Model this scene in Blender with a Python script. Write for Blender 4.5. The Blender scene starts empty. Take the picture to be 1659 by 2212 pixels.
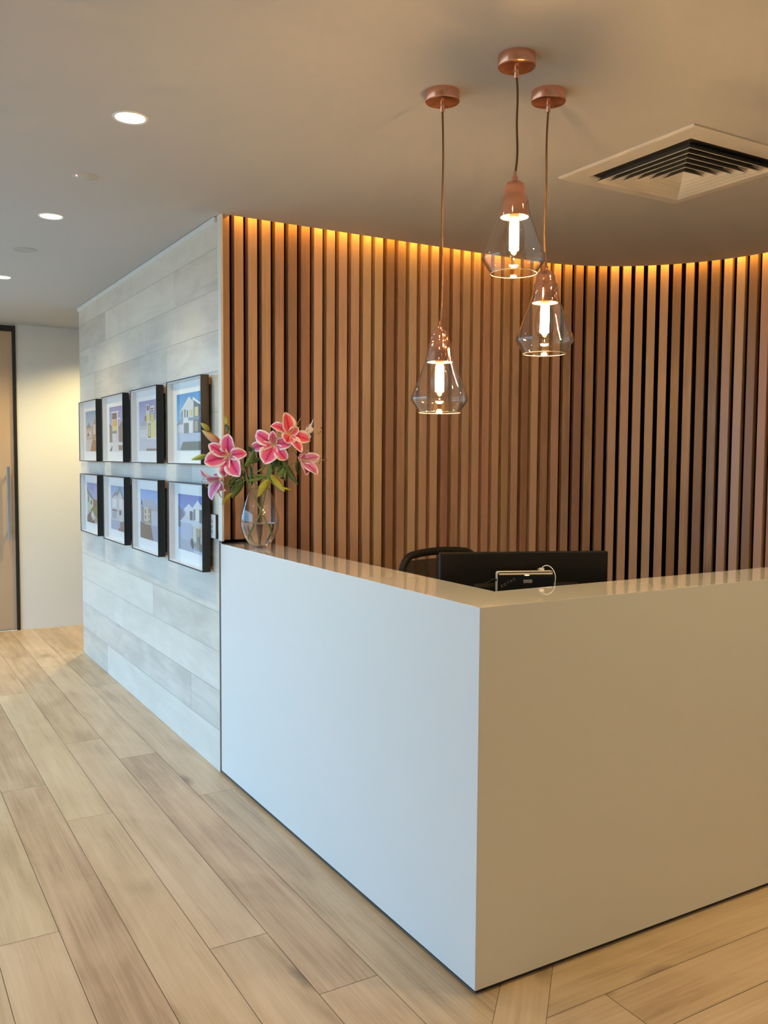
import bpy, bmesh, math, random
from mathutils import Vector, Matrix
random.seed(7)
S = bpy.context.scene
C = S.collection
PI = math.pi
CEIL = 2.659          # ceiling height
DESK = 1.12           # counter height

# ------------------------------------------------------------------ camera
cam_d = bpy.data.cameras.new('camera'); cam = bpy.data.objects.new('camera', cam_d); C.objects.link(cam)
S.camera = cam
yaw, pitch, roll = 0.53325, 0.06136, 0.00643
fw = Vector((math.sin(yaw)*math.cos(pitch), math.cos(yaw)*math.cos(pitch), -math.sin(pitch)))
r0 = Vector((math.cos(yaw), -math.sin(yaw), 0)); u0 = r0.cross(fw)
rt = r0*math.cos(roll) + u0*math.sin(roll); up = -r0*math.sin(roll) + u0*math.cos(roll)
M = Matrix((( rt.x, up.x, -fw.x), (rt.y, up.y, -fw.y), (rt.z, up.z, -fw.z))).to_4x4()
M.translation = Vector((-1.4725, -1.9671, 1.5347))
cam.matrix_world = M
cam_d.sensor_fit = 'VERTICAL'; cam_d.sensor_height = 24; cam_d.lens = 1917.3*24/2212
cam_d.clip_start = 0.05

# ------------------------------------------------------------------ light levels
S.view_settings.view_transform = 'Standard'; S.view_settings.look = 'None'
S.view_settings.gamma = 1; S.view_settings.use_curve_mapping = False
S.view_settings.exposure = 0.08
DAY = 4.8             # sky brightness
DAYC = (0.30, 0.64, 1.0)
WARM = (1.0, 0.77, 0.35)
SPOT = 25.0           # downlight watts
AMBER = (1.0, 0.46, 0.045)
LED = 17.0
FIL = 660.0
w = bpy.data.worlds.new('world'); S.world = w; w.use_nodes = True
nt = w.node_tree; nt.nodes.clear()
o_ = nt.nodes.new('ShaderNodeOutputWorld'); b_ = nt.nodes.new('ShaderNodeBackground')
tc = nt.nodes.new('ShaderNodeTexCoord'); sp = nt.nodes.new('ShaderNodeSeparateXYZ'); rp = nt.nodes.new('ShaderNodeValToRGB')
nt.links.new(tc.outputs['Generated'], sp.inputs[0]); nt.links.new(sp.outputs['Z'], rp.inputs[0])
rp.color_ramp.elements[0].position = 0.0; rp.color_ramp.elements[0].color = (0.20, 0.24, 0.26, 1)
rp.color_ramp.elements[1].position = 0.03; rp.color_ramp.elements[1].color = (*DAYC, 1)
nt.links.new(rp.outputs[0], b_.inputs['Color']); b_.inputs['Strength'].default_value = DAY
nt.links.new(b_.outputs[0], o_.inputs[0])

# ------------------------------------------------------------------ helpers
def tag(o, label=None, cat=None, group=None, kind=None):
    if label: o['label'] = label
    if cat: o['category'] = cat
    if group: o['group'] = group
    if kind: o['kind'] = kind
    return o
def empty(name, loc=(0, 0, 0), rz=0, label=None, cat=None, group=None):
    o = bpy.data.objects.new(name, None); C.objects.link(o); o.location = loc; o.rotation_euler = (0, 0, rz)
    o.empty_display_size = 0.05
    return tag(o, label, cat, group)
class MB:
    """collects faces, builds one mesh object"""
    def __init__(s): s.v = []; s.f = []; s.mi = []; s.uv = {}; s.col = {}; s.smooth = []
    def face(s, pts, mi=0, uv=None, col=None, smooth=False):
        n = len(s.v); s.v += [tuple(p) for p in pts]; s.f.append(list(range(n, n+len(pts)))); s.mi.append(mi); s.smooth.append(smooth)
        if uv: s.uv[len(s.f)-1] = uv
        if col: s.col[len(s.f)-1] = col
    def grid(s, rows, closed_u=False, closed_v=False, mi=0, smooth=True, uvs=None):
        n = len(s.v); R = len(rows); K = len(rows[0])
        for r in rows: s.v += [tuple(p) for p in r]
        for i in range(R if closed_v else R-1):
            for j in range(K if closed_u else K-1):
                a = i*K+j; b = i*K+(j+1) % K; c = ((i+1) % R)*K+(j+1) % K; d = ((i+1) % R)*K+j
                s.f.append([n+a, n+b, n+c, n+d]); s.mi.append(mi); s.smooth.append(smooth)
                if uvs: s.uv[len(s.f)-1] = [uvs[i][j], uvs[i][(j+1) % K], uvs[(i+1) % R][(j+1) % K], uvs[(i+1) % R][j]]
        return n
    def ngon(s, idx, mi=0, smooth=False): s.f.append(idx); s.mi.append(mi); s.smooth.append(smooth)
    def box(s, a, b, mi=0, M=None):
        x0, y0, z0 = a; x1, y1, z1 = b
        p = [(x0,y0,z0),(x1,y0,z0),(x1,y1,z0),(x0,y1,z0),(x0,y0,z1),(x1,y0,z1),(x1,y1,z1),(x0,y1,z1)]
        if M is not None: p = [M @ Vector(q) for q in p]
        n = len(s.v); s.v += [tuple(q) for q in p]
        for f in ([0,3,2,1],[4,5,6,7],[0,1,5,4],[1,2,6,5],[2,3,7,6],[3,0,4,7]):
            s.f.append([n+i for i in f]); s.mi.append(mi); s.smooth.append(False)
    def lathe(s, prof, c=(0,0,0), seg=40, mi=0, smooth=True, cap0=False, cap1=False, axis=None):
        rows = []
        for r, z in prof: rows.append([Vector((r*math.cos(2*PI*k/seg), r*math.sin(2*PI*k/seg), z)) for k in range(seg)])
        if axis is not None:
            q = Vector((0,0,1)).rotation_difference(Vector(axis).normalized())
            rows = [[q @ p for p in r] for r in rows]
        rows = [[p+Vector(c) for p in r] for r in rows]
        n = s.grid(rows, closed_u=True, mi=mi, smooth=smooth)
        if cap0: s.ngon([n+k for k in range(seg)][::-1], mi)
        if cap1: s.ngon([n+(len(prof)-1)*seg+k for k in range(seg)], mi)
    def tube(s, pts, r, seg=8, mi=0, caps=True):
        pts = [Vector(p) for p in pts]; n0 = len(pts)
        rr = r if isinstance(r, (list, tuple)) else [r]*n0
        rows = []; prev = None
        for i, p in enumerate(pts):
            t = (pts[min(i+1, n0-1)]-pts[max(i-1, 0)]).normalized()
            if prev is None: a = t.cross(Vector((0.3, 0.2, 1))); a = a if a.length > .1 else t.cross(Vector((1, 0, 0)))
            else: a = prev - t*prev.dot(t)
            a.normalize(); prev = a; b = t.cross(a)
            rows.append([p+(a*math.cos(2*PI*k/seg)+b*math.sin(2*PI*k/seg))*rr[i] for k in range(seg)])
        n = s.grid(rows, closed_u=True, mi=mi)
        if caps:
            s.ngon([n+k for k in range(seg)][::-1], mi, True); s.ngon([n+(n0-1)*seg+k for k in range(seg)], mi, True)
    def build(s, name, mats, parent=None, loc=None, bevel=0, solid=0, sub=0, kind=None, nofix=False):
        me = bpy.data.meshes.new(name); me.from_pydata(s.v, [], s.f)
        mats = mats if isinstance(mats, (list, tuple)) else [mats]
        for m in mats: me.materials.append(m)
        for p, mi, sm in zip(me.polygons, s.mi, s.smooth): p.material_index = mi; p.use_smooth = sm
        if s.uv:
            L = me.uv_layers.new(name='UVMap')
            for fi, uv in s.uv.items():
                for li, q in zip(me.polygons[fi].loop_indices, uv): L.data[li].uv = q
        if s.col:
            A = me.color_attributes.new('rnd', 'FLOAT_COLOR', 'CORNER')
            for fi, c in s.col.items():
                for li in me.polygons[fi].loop_indices: A.data[li].color = (*c, 1)
        me.update()
        if not nofix:
            bm = bmesh.new(); bm.from_mesh(me); bmesh.ops.recalc_face_normals(bm, faces=bm.faces); bm.to_mesh(me); bm.free()
        o = bpy.data.objects.new(name, me); C.objects.link(o)
        if parent: o.parent = parent
        if loc: o.location = loc
        if bevel:
            m = o.modifiers.new('bevel', 'BEVEL'); m.width = bevel; m.segments = 2; m.limit_method = 'ANGLE'; m.angle_limit = 0.6
        if solid: m = o.modifiers.new('solid', 'SOLIDIFY'); m.thickness = solid; m.offset = 0
        if sub: m = o.modifiers.new('sub', 'SUBSURF'); m.levels = sub; m.render_levels = sub
        if kind: o['kind'] = kind
        return o

# ------------------------------------------------------------------ materials
def newmat(name):
    m = bpy.data.materials.new(name); m.use_nodes = True; return m, m.node_tree, m.node_tree.nodes['Principled BSDF']
def pr(name, col, rough=.5, metal=0, spec=.5, emit=None, es=0, coat=0, noise=0, nscale=40, trans=0, ior=1.45):
    m, t, b = newmat(name)
    b.inputs['Base Color'].default_value = (*col, 1); b.inputs['Roughness'].default_value = rough
    b.inputs['Metallic'].default_value = metal; b.inputs['Specular IOR Level'].default_value = spec
    b.inputs['Coat Weight'].default_value = coat; b.inputs['Transmission Weight'].default_value = trans; b.inputs['IOR'].default_value = ior
    if emit: b.inputs['Emission Color'].default_value = (*emit, 1); b.inputs['Emission Strength'].default_value = es
    if noise:
        tc = t.nodes.new('ShaderNodeTexCoord'); n = t.nodes.new('ShaderNodeTexNoise'); n.inputs['Scale'].default_value = nscale; n.inputs['Detail'].default_value = 4
        t.links.new(tc.outputs['Object'], n.inputs['Vector'])
        mr = t.nodes.new('ShaderNodeMapRange'); mr.inputs['To Min'].default_value = 1-noise; mr.inputs['To Max'].default_value = 1+noise
        t.links.new(n.outputs['Fac'], mr.inputs[0])
        vm = t.nodes.new('ShaderNodeVectorMath'); vm.operation = 'SCALE'; vm.inputs[0].default_value = col
        t.links.new(mr.outputs[0], vm.inputs['Scale']); t.links.new(vm.outputs[0], b.inputs['Base Color'])
    return m
def emat(name, col, s):
    m = bpy.data.materials.new(name); m.use_nodes = True; t = m.node_tree; t.nodes.clear()
    o = t.nodes.new('ShaderNodeOutputMaterial'); e = t.nodes.new('ShaderNodeEmission'); e.inputs[0].default_value = (*col, 1); e.inputs[1].default_value = s
    t.links.new(e.outputs[0], o.inputs[0]); return m
def thin_glass(name, tint=(1, 1, 1), refl=1.0, edge=(1, 1, 1)):
    m = bpy.data.materials.new(name); m.use_nodes = True; t = m.node_tree; t.nodes.clear()
    o = t.nodes.new('ShaderNodeOutputMaterial'); tr = t.nodes.new('ShaderNodeBsdfTransparent'); tr.inputs[0].default_value = (*tint, 1)
    g = t.nodes.new('ShaderNodeBsdfGlossy'); g.inputs['Roughness'].default_value = 0.01
    ge = t.nodes.new('ShaderNodeNewGeometry'); dt = t.nodes.new('ShaderNodeVectorMath'); dt.operation = 'DOT_PRODUCT'
    t.links.new(ge.outputs['Incoming'], dt.inputs[0]); t.links.new(ge.outputs['Normal'], dt.inputs[1])
    def mth(op, a, b=None):
        n = t.nodes.new('ShaderNodeMath'); n.operation = op; n.use_clamp = True
        for i, q in enumerate((a, b)):
            if q is None: continue
            if isinstance(q, (int, float)): n.inputs[i].default_value = q
            else: t.links.new(q, n.inputs[i])
        return n.outputs[0]
    ab = mth('ABSOLUTE', dt.outputs['Value']); p5 = mth('POWER', mth('SUBTRACT', 1.0, ab), 5.0)
    tm = t.nodes.new('ShaderNodeMix'); tm.data_type = 'RGBA'; tm.inputs[6].default_value = (*tint, 1); tm.inputs[7].default_value = (*edge, 1)
    t.links.new(mth('POWER', mth('SUBTRACT', 1.0, ab), 3.0), tm.inputs[0]); t.links.new(tm.outputs[2], tr.inputs[0])
    frn = mth('ADD', mth('MULTIPLY', p5, .96), .04)
    mx = t.nodes.new('ShaderNodeMixShader'); k = t.nodes.new('ShaderNodeMath'); k.operation = 'MULTIPLY'; k.inputs[1].default_value = refl; k.use_clamp = True
    t.links.new(frn, k.inputs[0]); t.links.new(k.outputs[0], mx.inputs[0]); t.links.new(tr.outputs[0], mx.inputs[1]); t.links.new(g.outputs[0], mx.inputs[2])
    t.links.new(mx.outputs[0], o.inputs[0]); return m
def wood(name, base, dark, light, fine=.14, grain=(1.3, 16), gain=.5, rough=.4, spec=.4, knots=.0, knotcol=(.3, .25, .2), coat=0, tone=.35, huev=.006, blotch=.4):
    """boards: UV in metres (u along the board), colour attribute 'rnd' = random numbers of that board"""
    m, t, b = newmat(name); N = t.nodes; L = t.links
    uv = N.new('ShaderNodeUVMap'); at = N.new('ShaderNodeAttribute'); at.attribute_name = 'rnd'
    sep = N.new('ShaderNodeSeparateXYZ'); L.new(at.outputs['Vector'], sep.inputs[0])
    off = N.new('ShaderNodeVectorMath'); off.operation = 'SCALE'; L.new(at.outputs['Vector'], off.inputs[0]); off.inputs['Scale'].default_value = 37.0
    def noise(sc, detail=5, rough_=.6, dist=0):
        mp = N.new('ShaderNodeVectorMath'); mp.operation = 'MULTIPLY_ADD'; L.new(uv.outputs[0], mp.inputs[0]); mp.inputs[1].default_value = (sc[0], sc[1], 1); L.new(off.outputs[0], mp.inputs[2])
        n = N.new('ShaderNodeTexNoise'); n.inputs['Scale'].default_value = 1; n.inputs['Detail'].default_value = detail; n.inputs['Roughness'].default_value = rough_; n.inputs['Distortion'].default_value = dist
        L.new(mp.outputs[0], n.inputs['Vector']); return n, mp
    n1, _ = noise((grain[0], grain[1]), 6, .65, 1.2)
    n2, _ = noise((2.2, 5.0), 3, .5, .6)
    n3, _ = noise((grain[0]*3, grain[1]*9), 3, .6, 0)
    r1 = N.new('ShaderNodeValToRGB'); r1.color_ramp.elements[0].position = .34; r1.color_ramp.elements[0].color = (*dark, 1)
    r1.color_ramp.elements[1].position = .68; r1.color_ramp.elements[1].color = (*light, 1)
    e = r1.color_ramp.elements.new(.5); e.color = (*base, 1)
    add = N.new('ShaderNodeMath'); add.operation = 'MULTIPLY_ADD'; L.new(n1.outputs['Fac'], add.inputs[0]); add.inputs[1].default_value = gain
    a2 = N.new('ShaderNodeMath'); a2.operation = 'MULTIPLY_ADD'; L.new(n2.outputs['Fac'], a2.inputs[0]); a2.inputs[1].default_value = blotch
    a3 = N.new('ShaderNodeMath'); a3.operation = 'MULTIPLY_ADD'; L.new(sep.outputs['X'], a3.inputs[0]); a3.inputs[1].default_value = tone; a3.inputs[2].default_value = .5-.5*(gain+blotch+tone)
    a4 = N.new('ShaderNodeMath'); a4.operation = 'MULTIPLY_ADD'; L.new(n3.outputs['Fac'], a4.inputs[0]); a4.inputs[1].default_value = fine; L.new(a3.outputs[0], a4.inputs[2])
    L.new(a4.outputs[0], a2.inputs[2]); L.new(a2.outputs[0], add.inputs[2]); 
    sub = N.new('ShaderNodeMath'); sub.operation = 'SUBTRACT'; L.new(add.outputs[0], sub.inputs[0]); sub.inputs[1].default_value = fine/2
    L.new(sub.outputs[0], r1.inputs[0]); col = r1.outputs[0]
    # reddish / yellowish shift per board
    hs = N.new('ShaderNodeHueSaturation'); mr = N.new('ShaderNodeMapRange'); L.new(sep.outputs['Y'], mr.inputs[0]); mr.inputs['To Min'].default_value = .5-huev; mr.inputs['To Max'].default_value = .5+huev
    L.new(mr.outputs[0], hs.inputs['Hue']); L.new(col, hs.inputs['Color']); col = hs.outputs[0]
    if knots:
        mp = N.new('ShaderNodeVectorMath'); mp.operation = 'MULTIPLY_ADD'; L.new(uv.outputs[0], mp.inputs[0]); mp.inputs[1].default_value = (1.6, 3.6, 1); L.new(off.outputs[0], mp.inputs[2])
        nd = N.new('ShaderNodeTexNoise'); nd.inputs['Scale'].default_value = 6; L.new(mp.outputs[0], nd.inputs['Vector'])
        ad = N.new('ShaderNodeVectorMath'); ad.operation = 'MULTIPLY_ADD'; L.new(nd.outputs['Color'], ad.inputs[0]); ad.inputs[1].default_value = (.12, .12, 0); L.new(mp.outputs[0], ad.inputs[2])
        vo = N.new('ShaderNodeTexVoronoi'); vo.inputs['Scale'].default_value = 1; L.new(ad.outputs[0], vo.inputs['Vector'])
        kr = N.new('ShaderNodeValToRGB'); kr.color_ramp.elements[0].position = .03; kr.color_ramp.elements[0].color = (1, 1, 1, 1); kr.color_ramp.elements[1].position = .17; kr.color_ramp.elements[1].color = (0, 0, 0, 1)
        L.new(vo.outputs['Distance'], kr.inputs[0])
        gate = N.new('ShaderNodeSeparateColor'); L.new(vo.outputs['Color'], gate.inputs[0])
        gt = N.new('ShaderNodeMath'); gt.operation = 'GREATER_THAN'; gt.inputs[1].default_value = .55; L.new(gate.outputs[0], gt.inputs[0])
        mu = N.new('ShaderNodeMath'); mu.operation = 'MULTIPLY'; L.new(kr.outputs[0], mu.inputs[0]); L.new(gt.outputs[0], mu.inputs[1])
        m2 = N.new('ShaderNodeMath'); m2.operation = 'MULTIPLY'; L.new(mu.outputs[0], m2.inputs[0]); m2.inputs[1].default_value = knots
        mx = N.new('ShaderNodeMix'); mx.data_type = 'RGBA'; L.new(m2.outputs[0], mx.inputs[0]); L.new(col, mx.inputs[6]); mx.inputs[7].default_value = (*knotcol, 1); col = mx.outputs[2]
    L.new(col, b.inputs['Base Color'])
    b.inputs['Roughness'].default_value = rough; b.inputs['Specular IOR Level'].default_value = spec; b.inputs['Coat Weight'].default_value = coat
    return m

m_ceiling = pr('ceiling_paint', (.545, .545, .56), .9, spec=.2, noise=.01, nscale=3)
m_wall = pr('cream_wall_paint', (.83, .83, .81), .8, spec=.25, noise=.015, nscale=4)
m_white = pr('white_metal', (.82, .84, .84), .35)
m_trim = pr('white_trim', (.80, .80, .78), .5)
m_black = pr('black_frame_metal', (.018, .018, .02), .35, spec=.5)
m_dark = pr('black_backing', (.006, .005, .005), .9, spec=.1)
m_floor = wood('oak_floor_boards', (.56, .405, .26), (.40, .275, .165), (.66, .50, .34), grain=(.9, 15), gain=.5, fine=.26, rough=.36, spec=.45, knots=.95, knotcol=(.20, .14, .09), tone=.14, blotch=.42)
m_clad = wood('whitewashed_boards', (.75, .70, .62), (.60, .56, .50), (.83, .785, .70), grain=(1.0, 9), gain=.35, rough=.33, spec=.5, knots=.6, knotcol=(.36, .34, .32), tone=.2, blotch=.5)
m_slat = wood('reddish_timber', (.66, .43, .295), (.46, .28, .18), (.78, .55, .39), grain=(1.2, 40), gain=.35, rough=.34, spec=.5, knots=.35, knotcol=(.10, .04, .02), tone=.62, blotch=.3, huev=.014)
m_gap = pr('floor_joint', (.10, .07, .045), .9)
m_gapw = pr('cladding_joint', (.42, .40, .37), .9)
m_stone = pr('white_stone_satin', (.80, .79, .765), .30, spec=.5, noise=.012, nscale=300)
m_stonetop = pr('white_stone_polished', (.94, .93, .90), .015, spec=1.0, coat=1.0, noise=.012, nscale=300)
m_plinth = pr('dark_plinth', (.045, .045, .05), .4)
m_copper = pr('polished_copper', (.90, .47, .33), .10, 1)
m_copper2 = pr('satin_copper', (.86, .46, .33), .24, 1)
m_steel = pr('brushed_steel', (.55, .57, .60), .3, 1)
m_glass = thin_glass('clear_glass', (.985, .975, .955), 2.2, (.72, .67, .60))
m_bulb = thin_glass('bulb_glass', (.98, .95, .88), 1.0, (.80, .60, .36))
m_rimglass = pr('glass_rim', (.75, .68, .58), .08, spec=1.0)
m_pane = thin_glass('picture_glass', (1, 1, 1), .9)
m_window = thin_glass('window_glass', (.97, .99, 1), .8)
m_fil = emat('glowing_filament', (1.0, .60, .24), FIL)
m_led = emat('amber_led', AMBER, LED)
m_lamp = emat('downlight_lamp', (1.0, .80, .50), 22)

# ------------------------------------------------------------------ structure: ceiling, floor, walls
ACX, ACY = 1.85, 1.075                     # centre of the curve of the slatted wall
def path(s, R):
    """the slatted wall's line: s metres (measured on radius 1.02); returns point and outward normal"""
    if s < ACX: return Vector((s, ACY+R, 0)), Vector((0, 1, 0))
    a = (s-ACX)/1.02
    if a < PI/2: return Vector((ACX+R*math.sin(a), ACY+R*math.cos(a), 0)), Vector((math.sin(a), math.cos(a), 0))
    return Vector((ACX+R, ACY-(s-ACX-1.02*PI/2), 0)), Vector((1, 0, 0))
SEND = ACX+1.02*PI/2+1.6
YF, XW, YB = -4.6, -3.6, 6.32             # front wall, window wall, back wall

poly = [(XW, YF), (ACX+.96, YF)]
NA = 40
for i in range(NA+1):
    a = PI/2*(1-i/NA); poly.append((ACX+.96*math.sin(a), ACY+.96*math.cos(a)))
poly += [(.045, ACY+.96), (.045, 2.3), (3.2, 2.3), (3.2, YB), (XW, YB)]
def slab(name, poly, z0, z1, mat, **k):
    bm = bmesh.new(); vs = [bm.verts.new((x, y, z0)) for x, y in poly]; f = bm.faces.new(vs)
    r = bmesh.ops.extrude_face_region(bm, geom=[f]); bmesh.ops.translate(bm, verts=[v for v in r['geom'] if isinstance(v, bmesh.types.BMVert)], vec=(0, 0, z1-z0))
    bmesh.ops.recalc_face_normals(bm, faces=bm.faces); bmesh.ops.triangulate(bm, faces=[f for f in bm.faces if len(f.verts) > 4], ngon_method='EAR_CLIP')
    me = bpy.data.meshes.new(name); bm.to_mesh(me); bm.free(); me.materials.append(mat); o = bpy.data.objects.new(name, me); C.objects.link(o)
    o['kind'] = 'structure'; return o
slab('ceiling', poly, CEIL, CEIL+.07, m_ceiling)
# lid closing the light slot above the slats
mb = MB(); mb.box((0, YF, CEIL+.12), (3.3, 2.35, CEIL+.14)); mb.build('trim_1', m_ceiling, kind='structure')

# floor, with real boards; left field runs along Y, right field along X, diagonal board between
mb = MB()
mb.box((XW, YF, -.05), (3.3, YB, -.0015), 1)
def clip(poly, nx, ny, c):
    """keep nx*x+ny*y<=c"""
    out = []
    for i in range(len(poly)):
        p, q = poly[i], poly[(i+1) % len(poly)]; dp = nx*p[0]+ny*p[1]-c; dq = nx*q[0]+ny*q[1]-c
        if dp <= 0: out.append(p)
        if (dp < 0 < dq) or (dq < 0 < dp): t = dp/(dp-dq); out.append((p[0]+t*(q[0]-p[0]), p[1]+t*(q[1]-p[1])))
    return out
W_ = .1925; G = .0009
joints = {0: [1.843, 4.04, -.36], 1: [.232, 2.515, 4.75], 2: [.612, 2.893, 5.2], 3: [1.843, 4.08, -.5], 4: [2.323, 4.62, .1], 5: [.955, 3.2, 5.4]}
for k in range(-1, 19):
    if k == -1: xa, xb = 0.005, .5
    else: xa, xb = -(k+1)*W_+.006, -k*W_+.006
    js = joints.get(k, [random.uniform(-.8, 1.2)+2.2*i for i in range(3)])
    js = sorted(js+[min(js)-2.2, min(js)-4.4, max(js)+2.2, YF, YB])
    js = [j for j in js if YF <= j <= YB]
    for ya, yb in zip(js[:-1], js[1:]):
        if yb-ya < .02: continue
        q = [(xa+G, ya+G), (xb-G, ya+G), (xb-G, yb-G), (xa+G, yb-G)]
        q = clip(q, 1, -1, .09-.001)
        if len(q) > 2: 
            rc = (random.random(), random.random(), random.random())
            mb.face([(x, y, 0) for x, y in q], 0, uv=[(y, x) for x, y in q], col=rc)
q = [(.09-8+.001, -8), (.29-8-.002, -8), (.29+0.35, .35), (.09+.35, .35)]
q = [(.091-4.5, -4.5), (.289-4.5, -4.5), (.289+.3, .3), (.091+.3, .3)]
mb.face([(x, y, 0) for x, y in q], 0, uv=[((x+y)*.707, (x-y)*.707) for x, y in q], col=(.72, .3, .2))
for k in range(-2, 26):
    ya, yb = -.176-W_*k, -.176-W_*(k-1)
    js = {0: [-4.6, 1.9, 3.3], 1: [-4.6, .333, 2.5, 3.3], 2: [-4.6, 1.15, 3.3]}.get(k, [-4.6, 1.4, 3.3]) if k < 3 else [-4.6, random.uniform(-3, -2), random.uniform(-.6, .9), random.uniform(1.6, 2.6), 3.3]
    for xa, xb in zip(js[:-1], js[1:]):
        q = clip([(xa+G, ya+G), (xb-G, ya+G), (xb-G, yb-G), (xa+G, yb-G)], -1, 1, -.291)
        q = clip(q, 0, 1, .3) if len(q) > 2 else q
        if len(q) > 2: mb.face([(x, y, 0) for x, y in q], 0, uv=[(x, y) for x, y in q], col=(random.uniform(.3, 1), random.random(), random.random()))
mb.build('floor', [m_floor, m_gap], kind='structure', nofix=True)

# clad picture wall (horizontal whitewashed boards)
Y0, Y1 = 2.078, 5.14
mb = MB()
mb.box((.0012, 2.16, 0), (.16, Y1, CEIL), 1); mb.box((.0012, Y0, 0), (.0150, 2.1602, CEIL), 1)
wj = {0: [4.354], 1: [2.513, 4.7], 2: [3.9], 3: [3.2], 4: [4.4], 10: [4.645, 2.9], 11: [3.3], 9: [3.9], 12: [2.75, 4.3], 13: [3.6], 8: [2.6, 4.5]}
P2 = .1925
for k in range(14):
    za = .014+P2*k if k else 0; zb = .014+P2*(k+1)
    zb = min(zb, CEIL-.0)
    js = sorted([Y0, Y1]+wj.get(k, [random.uniform(2.4, 4.9)]))
    for ya, yb in zip(js[:-1], js[1:]):
        q = [(ya+G, za+G), (yb-G, za+G), (yb-G, zb-G), (ya+G, zb-G)]
        mb.face([(0, y, z) for y, z in q], 0, uv=[(y, z) for y, z in q], col=(random.random(), random.random(), random.random()))
mb.build('wall_left', [m_clad, m_gapw], kind='structure')
mb = MB(); mb.box((-.0012, 2.034, DESK+.0125), (.0095, Y0-.0012, CEIL)); mb.build('trim_2', m_trim, bevel=.0008, kind='structure')

mb = MB(); 
for a, b in (((-.29, YB, 0), (3.2, YB+.12, CEIL)), ((-1.45, YB, 0), (-1.26, YB+.12, CEIL)), ((-1.26, YB, 2.645), (-.29, YB+.12, CEIL)), ((XW, YB, 2.62), (-1.45, YB+.12, CEIL))): mb.box(a, b)
mb.build('wall_back', m_wall, kind='structure')
mb = MB(); mb.box((XW-.12, YF-.12, 0), (3.3, YF, CEIL)); mb.build('wall_front', m_wall, kind='structure')
mb = MB(); mb.box((3.2, YF, 0), (3.32, YB, CEIL+.12)); mb.build('wall_right', m_wall, kind='structure')
mb = MB(); mb.box((XW-.12, YF, 0), (XW, .1, CEIL)); mb.box((XW-.12, .1, 2.6), (XW, YB, CEIL)); mb.build('wall_outer', m_wall, kind='structure')

# windows: full height glazing in the outer wall and at the left end of the back wall
def window(name, p0, p1, n):
    p0 = Vector(p0); p1 = Vector(p1); d = p1-p0; L = d.length; d.normalize(); ang = math.atan2(d.y, d.x)
    r = empty(name, p0, ang); r['kind'] = 'structure'; h = 2.6
    mb = MB(); t = .05
    mb.box((0, -.03, 0), (L, .03, t)); mb.box((0, -.03, h-t), (L, .03, h)); mb.box((0, -.03, 1.0), (L, .03, 1.04))
    for i in range(n+1):
        x = (L-t)*i/n; mb.box((x, -.03, 0), (x+t, .03, h))
    mb.build('window_frame', m_black, r)
    mb = MB(); mb.face([(0, 0, 0), (L, 0, 0), (L, 0, h), (0, 0, h)]); mb.build('window_pane', m_window, r)
    ld = bpy.data.lights.new('portal', 'AREA'); ld.shape = 'RECTANGLE'; ld.size = L; ld.size_y = h; ld.cycles.is_portal = True
    lo = bpy.data.objects.new('daylight_portal', ld); C.objects.link(lo); lo.parent = r; lo.location = (L/2, -.0, h/2)
    return r, lo
r, lo = window('window_1', (XW-.06, .1, 0), (XW-.06, YB, 0), 6); lo.rotation_euler = (PI/2, 0, PI)    # faces +x
r, lo = window('window_2', (XW, YB+.06, 0), (-1.45, YB+.06, 0), 3); lo.rotation_euler = (-PI/2, 0, 0)

# door in the back wall
dr = empty('door_1', (-.29, YB, 0)); dr['kind'] = 'structure'
mb = MB(); mb.box((-.97, -.015, 0), (-.945, .1, 2.645)); mb.box((-.026, -.015, 0), (0, .1, 2.645)); mb.box((-.945, -.015, 2.598), (-.026, .1, 2.645)); mb.build('door_frame', m_black, dr)
m_door = pr('tan_door_laminate', (.56, .40, .27), .28, spec=.5, noise=.05, nscale=5)
mb = MB(); mb.box((-.944, .01, .012), (-.027, .05, 2.597)); mb.build('door_leaf', m_door, dr)
mb = MB(); mb.box((-.944, .004, .001), (-.027, .05, .011)); mb.build('door_sill', m_steel, dr)
mb = MB(); mb.box((-.095, -.055, .80), (-.070, -.035, 1.435)); mb.box((-.09, -.035, .86), (-.075, .01, .88)); mb.box((-.09, -.035, 1.355), (-.075, .01, 1.375)); mb.build('door_handle', m_steel, dr, bevel=.002)

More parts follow.
